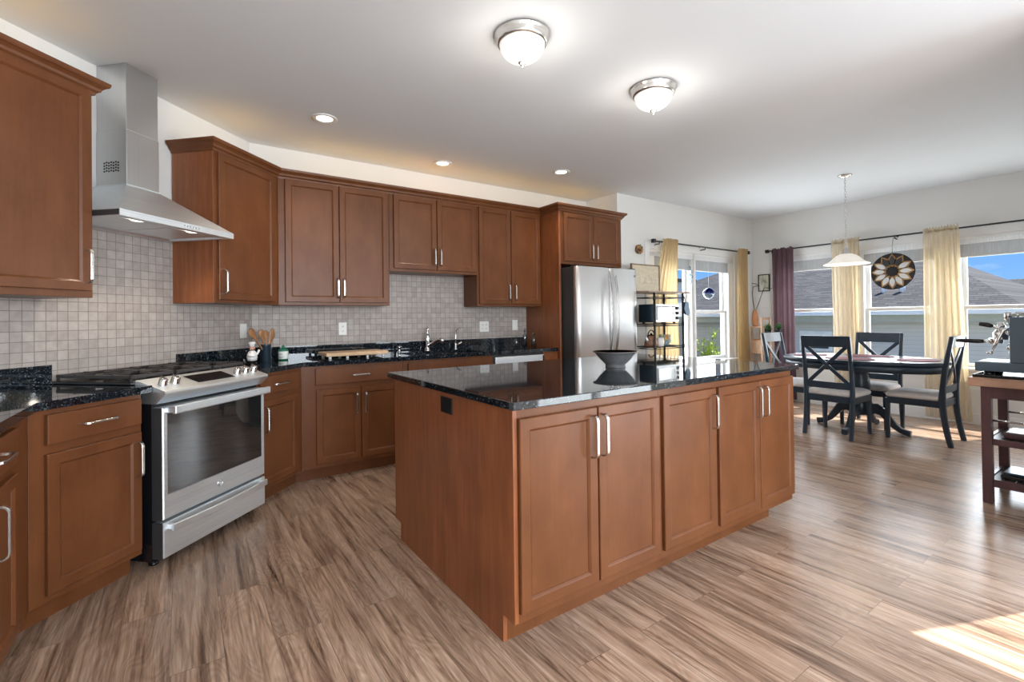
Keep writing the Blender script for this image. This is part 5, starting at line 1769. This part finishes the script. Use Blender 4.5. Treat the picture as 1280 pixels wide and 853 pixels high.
# ------------------------------------------------------------------ pictures and ornaments
def sketch_mat():
    m, nt, b = new_mat('sepia_print')
    v = coords(nt, (1, 1, 1))
    n = noise(nt, v, 22, 3, 0.5, 1.2)
    nt.links.new(ramp(nt, n, [(0.44, (0.58, 0.50, 0.36)), (0.49, (0.50, 0.43, 0.30)), (0.52, (0.60, 0.52, 0.38)), (0.8, (0.66, 0.58, 0.44))]), b.inputs['Base Color'])
    b.inputs['Roughness'].default_value = 0.4
    return m
SKETCH = sketch_mat()
FRAMEW = wood_mat('brown_frame', (0.14, 0.08, 0.05), (0.20, 0.12, 0.075), (0.26, 0.16, 0.10), 0.45)
def photo_mat():
    m, nt, b = new_mat('faded_photo')
    v = coords(nt, (14, 14, 5))
    n = noise(nt, v, 1.8, 4)
    nt.links.new(ramp(nt, n, [(0.3, (0.22, 0.25, 0.16)), (0.5, (0.50, 0.50, 0.40)), (0.7, (0.65, 0.64, 0.58))]), b.inputs['Base Color'])
    b.inputs['Roughness'].default_value = 0.25
    return m
PHOTO = photo_mat()
def picture(lab, axis, c, u0, u1, z0, z1, fw, mat_f, mat_p, lean=0.0):
    p = (u0+u1)/2
    t = Thing('picture_frame', lab, 'picture', (p, c, z0) if axis == 'x' else (c, p, z0))
    def bx(b, a, e, d0, d1, y0, y1, bev=0.002):
        if axis == 'x': b.box(a, e, c+d0, c+d1, y0, y1, bev)
        else: b.box(c+d0, c+d1, a, e, y0, y1, bev)
    f = MB()
    bx(f, u0, u1, -0.012, 0.012, z0, z0+fw)
    bx(f, u0, u1, -0.012, 0.012, z1-fw, z1)
    bx(f, u0, u0+fw, -0.012, 0.012, z0+fw, z1-fw)
    bx(f, u1-fw, u1, -0.012, 0.012, z0+fw, z1-fw)
    fo = t.add('frame', f, mat_f)
    g = MB()
    bx(g, u0+fw, u1-fw, -0.004, 0.008, z0+fw, z1-fw, 0)
    a = t.add('picture', g, mat_p)
    return t, a
t, a = picture('brown-framed print on cream paper standing on top of the wire rack', 'x', 3.765, 4.29, 4.800, 1.547, 1.880, 0.014, FRAMEW, SKETCH)
b = MB()
yy = 3.760
def ln(pts, r=0.0016): b.tube([(x-0.07, yy, z) for x, z in pts], r, 6)
ln([(4.56, 1.655), (4.83, 1.655)], 0.0010)
ln([(4.60, 1.655), (4.60, 1.71), (4.66, 1.75), (4.72, 1.71), (4.72, 1.655)], 0.0010)
ln([(4.60, 1.71), (4.72, 1.71)], 0.0010)
ln([(4.72, 1.70), (4.80, 1.70), (4.80, 1.655)], 0.0010)
t.add('drawing', b, FRAMEW, a)
picture('small black-framed picture on the nook wall beside the plum curtain', 'y', XN-0.014, 3.70, 3.872, 1.623, 1.882, 0.012, BLACKM, PHOTO)
def wreath():
    x, y, z = 4.655, YB-0.02, 2.094
    t = Thing('wall_wreath', 'small round wall ornament of brown and gold flowers above the rack', 'wall ornament', (x, y, z))
    rnd = random.Random(4)
    mats = [flat('gold_petal', (0.42, 0.26, 0.08), 0.5), flat('brown_petal', (0.16, 0.07, 0.035), 0.5), flat('sage_petal', (0.20, 0.22, 0.10), 0.5), flat('rust_petal', (0.40, 0.17, 0.08), 0.5)]
    t.add('ring', MB().lathe([(0.02, -0.002), (0.056, -0.002), (0.056, 0.016), (0.02, 0.016)], (x, y, z), 28, 'y'), mats[1])
    for k in range(12):
        a = 2*PI*k/9+rnd.uniform(-0.2, 0.2)
        rr = 0.044 if k < 9 else 0.015
        c = Vector((x+rr*math.cos(a), y-0.012, z+rr*math.sin(a)))
        b = MB()
        for q in range(5):
            w = 2*PI*q/5
            b.ball((c.x+0.011*math.cos(w), c.y, c.z+0.011*math.sin(w)), 0.009, 0.007, 0.009, 8, 6)
        b.ball((c.x, c.y-0.006, c.z), 0.008, 0.006, 0.008, 8, 6)
        t.add('flower', b, mats[k % 4])
wreath()
def flower_wheel():
    x, y, z, R = 7.175, 2.145, 1.775, 0.225
    t = Thing('hanging_flower_wheel', 'dark round metal wheel with pearly petals hanging in front of the nook window', 'window ornament', (x, y, z-R))
    PEARL = flat('pearl_petal', (0.72, 0.70, 0.66), 0.25, 0, 0.05)
    BRASS = flat('aged_brass', (0.42, 0.25, 0.11), 0.35, 0.7, 0.2, 30)
    t.add('disc', MB().lathe([(R-0.004, -0.006), (R, -0.003), (R, 0.003), (R-0.004, 0.006)], (x, y, z), 56, 'x'), BLACKM)
    n = 12
    ins = [0, 3, 4, 5, 6, 7, 8, 9, 10, 11, 1, 2]
    for k in range(n):
        a = 2*PI*k/n+PI/2
        d = Vector((0, math.cos(a), math.sin(a)))
        s = Vector((0, -math.sin(a), math.cos(a)))
        def leaf(r0, r1, w, off, th):
            b = MB()
            pts = []
            m = 10
            for i in range(m+1):
                u = i/m
                pts.append((r0+(r1-r0)*u, w*math.sin(PI*u**0.85)))
            for i in range(m-1, 0, -1):
                u = i/m
                pts.append((r0+(r1-r0)*u, -w*math.sin(PI*u**0.85)))
            c = Vector((x, y, z))
            b.loft([[c+d*r_+s*q+Vector((off+o, 0, 0)) for r_, q in pts] for o in (0, -th)])
            return b
        p = t.add('petal', leaf(0.055, R-0.008, 0.046, -0.007, 0.005), BRASS)
        t.add('inlay', leaf(0.075, R-0.030, 0.029, -0.0125, 0.004), PEARL if k not in (0, 1, 11) else DGREY, p)
    t.add('boss', MB().lathe([(0.055, -0.024), (0.058, -0.020), (0.058, 0.006), (0.0, 0.008)], (x, y, z), 28, 'x'), BLACKM)
    t.add('chain', MB().tube([(x, y, z+R), (x, y, 2.10), (RX, y, 2.203)], 0.0025, 6), BLACKM)
flower_wheel()
def suncatchers():
    x, y, z = 6.08, YB-0.04, 1.578
    t = Thing('suncatcher', 'blue and clear glass ball hanging in the window by the refrigerator', 'suncatcher', (x, y, z-0.09))
    t.add('ball', MB().lathe([(0.0, -0.085), (0.036, -0.074), (0.066, -0.042), (0.080, 0.0)], (x, y, z), 28), CRYST)
    t.add('cap', MB().lathe([(0.081, 0.0), (0.077, 0.022), (0.061, 0.045), (0.032, 0.066), (0.010, 0.074), (0.0, 0.082)], (x, y, z), 28), BLUEGL)
    t.add('cord', MB().tube([(x, y, z+0.078), (x, y, 2.03)], 0.0018, 6), WHITEP)
    x = 5.66
    t = Thing('crystal_spinner', 'clear crystal spiral spinner hanging in the window by the refrigerator', 'suncatcher', (x, y, 1.66))
    pts, pts2 = [], []
    for k in range(49):
        u = k/48
        r = 0.048*math.sin(PI*min(max(u, 0.03), 0.97))
        a = 4*PI*u
        pts.append((x+r*math.cos(a), y-0.0+0.3*r*math.sin(a), 1.665+0.27*u))
        pts2.append((x-r*math.cos(a), y-0.3*r*math.sin(a), 1.665+0.27*u))
    t.add('spiral', MB().tube(pts, 0.009, 8), CRYST)
    t.add('spiral', MB().tube(pts2, 0.009, 8), CRYST)
    t.add('bead', MB().ball((x, y, 1.80), 0.024), CRYST)
    t.add('cord', MB().tube([(x, y, 1.935), (x, y, 2.03)], 0.0018, 6), WHITEP)
suncatchers()

# ------------------------------------------------------------------ corner stand, vase, plants
def corner_stand():
    x0, x1, y0, y1 = 6.93, 7.17, 3.64, 3.785
    t = Thing('corner_stand', 'small pale wooden tiered stand in the corner of the nook', 'shelf stand', (7.05, 3.74, 0))
    for (x, y, h) in ((x0, y0, 1.22), (x1, y0, 1.22), (x0, y1, 1.09), (x1, y1, 1.09)):
        t.add('post', MB().box(x-0.011, x+0.011, y-0.011, y+0.011, 0, h, 0.002), PINE)
    for z in (0.25, 0.70, 1.075):
        t.add('shelf', MB().box(x0-0.02, x1+0.02, y0-0.02, y1+0.02, z, z+0.016, 0.002), PINE)
    t.add('back_rail', MB().box(x0, x1, y0-0.008, y0+0.008, 1.19, 1.225, 0.002), PINE)
    b = MB()
    b.box(x0-0.005, x1+0.005, y0-0.005, y1+0.005, 0.717, 0.885, 0.004)
    t2 = Thing('storage_box', 'pale wooden box on the middle shelf of the corner stand', 'box', (7.05, 3.74, 0.716))
    t2.add('body', b, PINE)
    t2.add('lid', MB().box(x0-0.010, x1+0.010, y0-0.010, y1+0.010, 0.885, 0.897, 0.002), TERRA)
    # vase with curled twigs
    vx, vy, z = 6.965, 3.750, 1.091
    t = Thing('vase', 'slim terracotta vase with two curled twigs on the corner stand', 'vase', (vx, vy, z))
    t.add('body', MB().lathe([(0.0, z), (0.030, z), (0.040, z+0.03), (0.044, z+0.10), (0.038, z+0.18), (0.026, z+0.235), (0.030, z+0.245), (0.024, z+0.245), (0.0, z+0.20)], (vx, vy, 0), 24), TERRA)
    for k, pts in enumerate(([(0, 0, 0.22), (-0.012, 0.02, 0.36), (-0.010, 0.03, 0.50), (0.0, 0.025, 0.585), (0.03, -0.01, 0.60), (0.06, -0.045, 0.598), (0.03, 0.0, 0.635), (0.0, 0.045, 0.645)],
                             [(0, 0, 0.22), (0.02, -0.05, 0.36), (0.03, -0.09, 0.48), (0.04, -0.12, 0.57), (0.05, -0.16, 0.565), (0.06, -0.21, 0.55), (0.06, -0.24, 0.57), (0.06, -0.23, 0.595)])):
        t.add('twig', MB().tube([(vx+a, vy+b_, z+c) for a, b_, c in pts], [0.005]*3+[0.0045]*2+[0.004]*3, 8), BLACKM)
    # little potted plants
    for (px, py, z, lab, s) in ((7.01, 3.590, 0.98, 'small leafy potted plant beside the corner stand', 1.0), (7.075, 3.475, 1.0, 'small leafy potted plant half hidden by the plum curtain', 1.0)):
        t = Thing('potted_plant', lab, 'potted plant', (px, py, 0), 'A')
        t.add('stand', MB().lathe([(0.045, 0.0), (0.045, 0.012), (0.012, 0.02), (0.010, z-0.012), (0.045, z-0.006), (0.045, z)], (px, py, 0), 18), BLACKM)
        t.add('pot', MB().lathe([(0.0, z), (0.036, z), (0.046, z+0.07), (0.042, z+0.07), (0.038, z+0.05), (0.0, z+0.05)], (px, py, 0), 20), BLACKM)
        rnd = random.Random(int(px*100))
        b = MB()
        for i in range(70):
            a = rnd.uniform(0, 2*PI)
            e = rnd.uniform(0.1, 1.4)
            L = rnd.uniform(0.05, 0.115)
            d = Vector((math.cos(a)*math.cos(e), math.sin(a)*math.cos(e), math.sin(e)))
            c0 = Vector((px, py, z+0.055))
            sd = d.cross(Vector((0, 0, 1))).normalized()*0.014
            up = sd.cross(d).normalized()*0.003
            q = [c0, c0+d*L*0.5+sd+up, c0+d*L, c0+d*L*0.5-sd+up]
            vs = [b.bm.verts.new(p) for p in q]
            b.face(vs)
        t.add('leaves', b, LEAFD)
corner_stand()

# ------------------------------------------------------------------ outside
def outside():
    g = MB().box(7.6, 60, -40, 50, -1.2, -0.9)
    single('ground', g, GRASS, None, None, (30, 0, -1.2), kind='structure')
    # neighbour's house seen through the nook windows
    t = Thing('house', 'grey-sided neighbouring house with a hipped shingle roof outside the nook windows', 'house', (17, 6, -0.9))
    ez = 1.30
    t.add('wall', MB().box(13.0, 21.5, 2.1, 12.6, -0.9, ez, 0), SIDING)
    E1, E2, E3, E4 = Vector((12.6, 1.72, ez)), Vector((12.6, 13.0, ez)), Vector((21.9, 13.0, ez)), Vector((21.9, 1.72, ez))
    R1, R2 = Vector((17.3, 4.35, 2.98)), Vector((17.3, 10.3, 3.05))
    b = MB()
    dn = Vector((0, 0, -0.06))
    v = {k: b.bm.verts.new(p) for k, p in dict(E1=E1, E2=E2, E3=E3, E4=E4, R1=R1, R2=R2, b1=E1+dn, b2=E2+dn, b3=E3+dn, b4=E4+dn).items()}
    for f in (('E1', 'E2', 'R2', 'R1'), ('E2', 'E3', 'R2'), ('E3', 'E4', 'R1', 'R2'), ('E4', 'E1', 'R1'), ('b1', 'b4', 'b3', 'b2'), ('E1', 'b1', 'b2', 'E2'), ('E2', 'b2', 'b3', 'E3'), ('E3', 'b3', 'b4', 'E4'), ('E4', 'b4', 'b1', 'E1')):
        b.face([v[k] for k in f])
    roof = t.add('roof', b, SHINGLE)
    f = MB().box(12.52, 12.62, 1.70, 13.02, ez-0.07, ez+0.02, 0.01)
    t.add('gutter', f, FASCIA)
    t.add('fascia', MB().box(12.64, 13.0, 2.0, 12.7, ez-0.22, ez-0.06, 0.0), SOFFIT)
    for i, (x, y) in enumerate(((13.9, 3.97), (13.9, 4.33))):
        zz = ez+(x-12.6)*0.357
        p = MB().lathe([(0.0, zz-0.1), (0.05, zz-0.1), (0.05, zz+0.26), (0.0, zz+0.26)], (x, y, 0), 14)
        t.add('vent_pipe', p, FASCIA, roof)
    w = MB()
    w.box(12.97, 13.0, 5.1, 5.85, 0.35, 0.86, 0.01)
    wf = t.add('window', w, FASCIA)
    t.add('pane', MB().box(12.955, 12.97, 5.18, 5.77, 0.42, 0.72, 0), DGREY, wf)
    # house further right
    t = Thing('house', 'low house with a long shingle ridge behind the neighbouring house on the right', 'house', (28, -3, -0.9))
    t.add('wall', MB().box(24.5, 32, -9, 4.8, -0.9, 1.2, 0), SIDING)
    b = MB()
    A = [(24, -9.5, 1.15), (24, 5.3, 1.15), (28, 5.3, 2.62), (28, -9.5, 2.62), (32.5, 5.3, 1.15), (32.5, -9.5, 1.15)]
    V = [b.bm.verts.new(p) for p in A]
    for q in ((0, 1, 2, 3), (3, 2, 4, 5), (0, 3, 5), (1, 4, 2), (0, 5, 4, 1)):
        b.face([V[i] for i in q])
    t.add('roof', b, SHINGLE)
    # white gable at the left of the first window
    t = Thing('house', 'white-sided house corner seen at the left of the window by the refrigerator', 'house', (10.2, 9, -0.9))
    t.add('wall', MB().box(8.6, 11.65, 8.1, 11.0, -0.9, 1.25, 0), SIDINGD)
    t.add('upper_wall', MB().box(8.6, 11.65, 8.1, 11.0, 1.25, 2.20, 0), SIDINGW)
    t.add('roof_edge', MB().box(8.4, 11.75, 7.95, 11.1, 2.20, 2.28, 0.01), DGREY)
    # shrub
    t = Thing('shrub', 'yellow-green leafy shrub outside the window by the refrigerator', 'shrub', (8.55, 5.6, -0.9))
    rnd = random.Random(11)
    st = MB()
    lf = MB()
    for k in range(9):
        a = rnd.uniform(0, 2*PI)
        top = Vector((8.55+0.38*math.cos(a)*rnd.uniform(0.2, 1), 5.6+0.38*math.sin(a)*rnd.uniform(0.2, 1), rnd.uniform(0.35, 1.08)))
        p0 = Vector((8.55, 5.6, -0.9))
        st.tube([p0, p0*0.4+top*0.6+Vector((0, 0, -0.1)), top], [0.018, 0.012, 0.005], 6)
        for i in range(120):
            u = rnd.uniform(0.45, 1.0)
            c = p0*(1-u)+top*u+Vector((rnd.gauss(0, 0.07), rnd.gauss(0, 0.07), rnd.gauss(0, 0.06)))
            d = Vector((rnd.gauss(0, 1), rnd.gauss(0, 1), rnd.gauss(0, 1))).normalized()
            s = d.cross(Vector((0.3, 0.2, 1))).normalized()
            L, w = rnd.uniform(0.035, 0.065), rnd.uniform(0.014, 0.024)
            vs = [lf.bm.verts.new(q) for q in (c-d*L, c+s*w, c+d*L, c-s*w)]
            lf.face(vs)
    t.add('stems', st, BARK)
    t.add('foliage', lf, LEAFY)
outside()
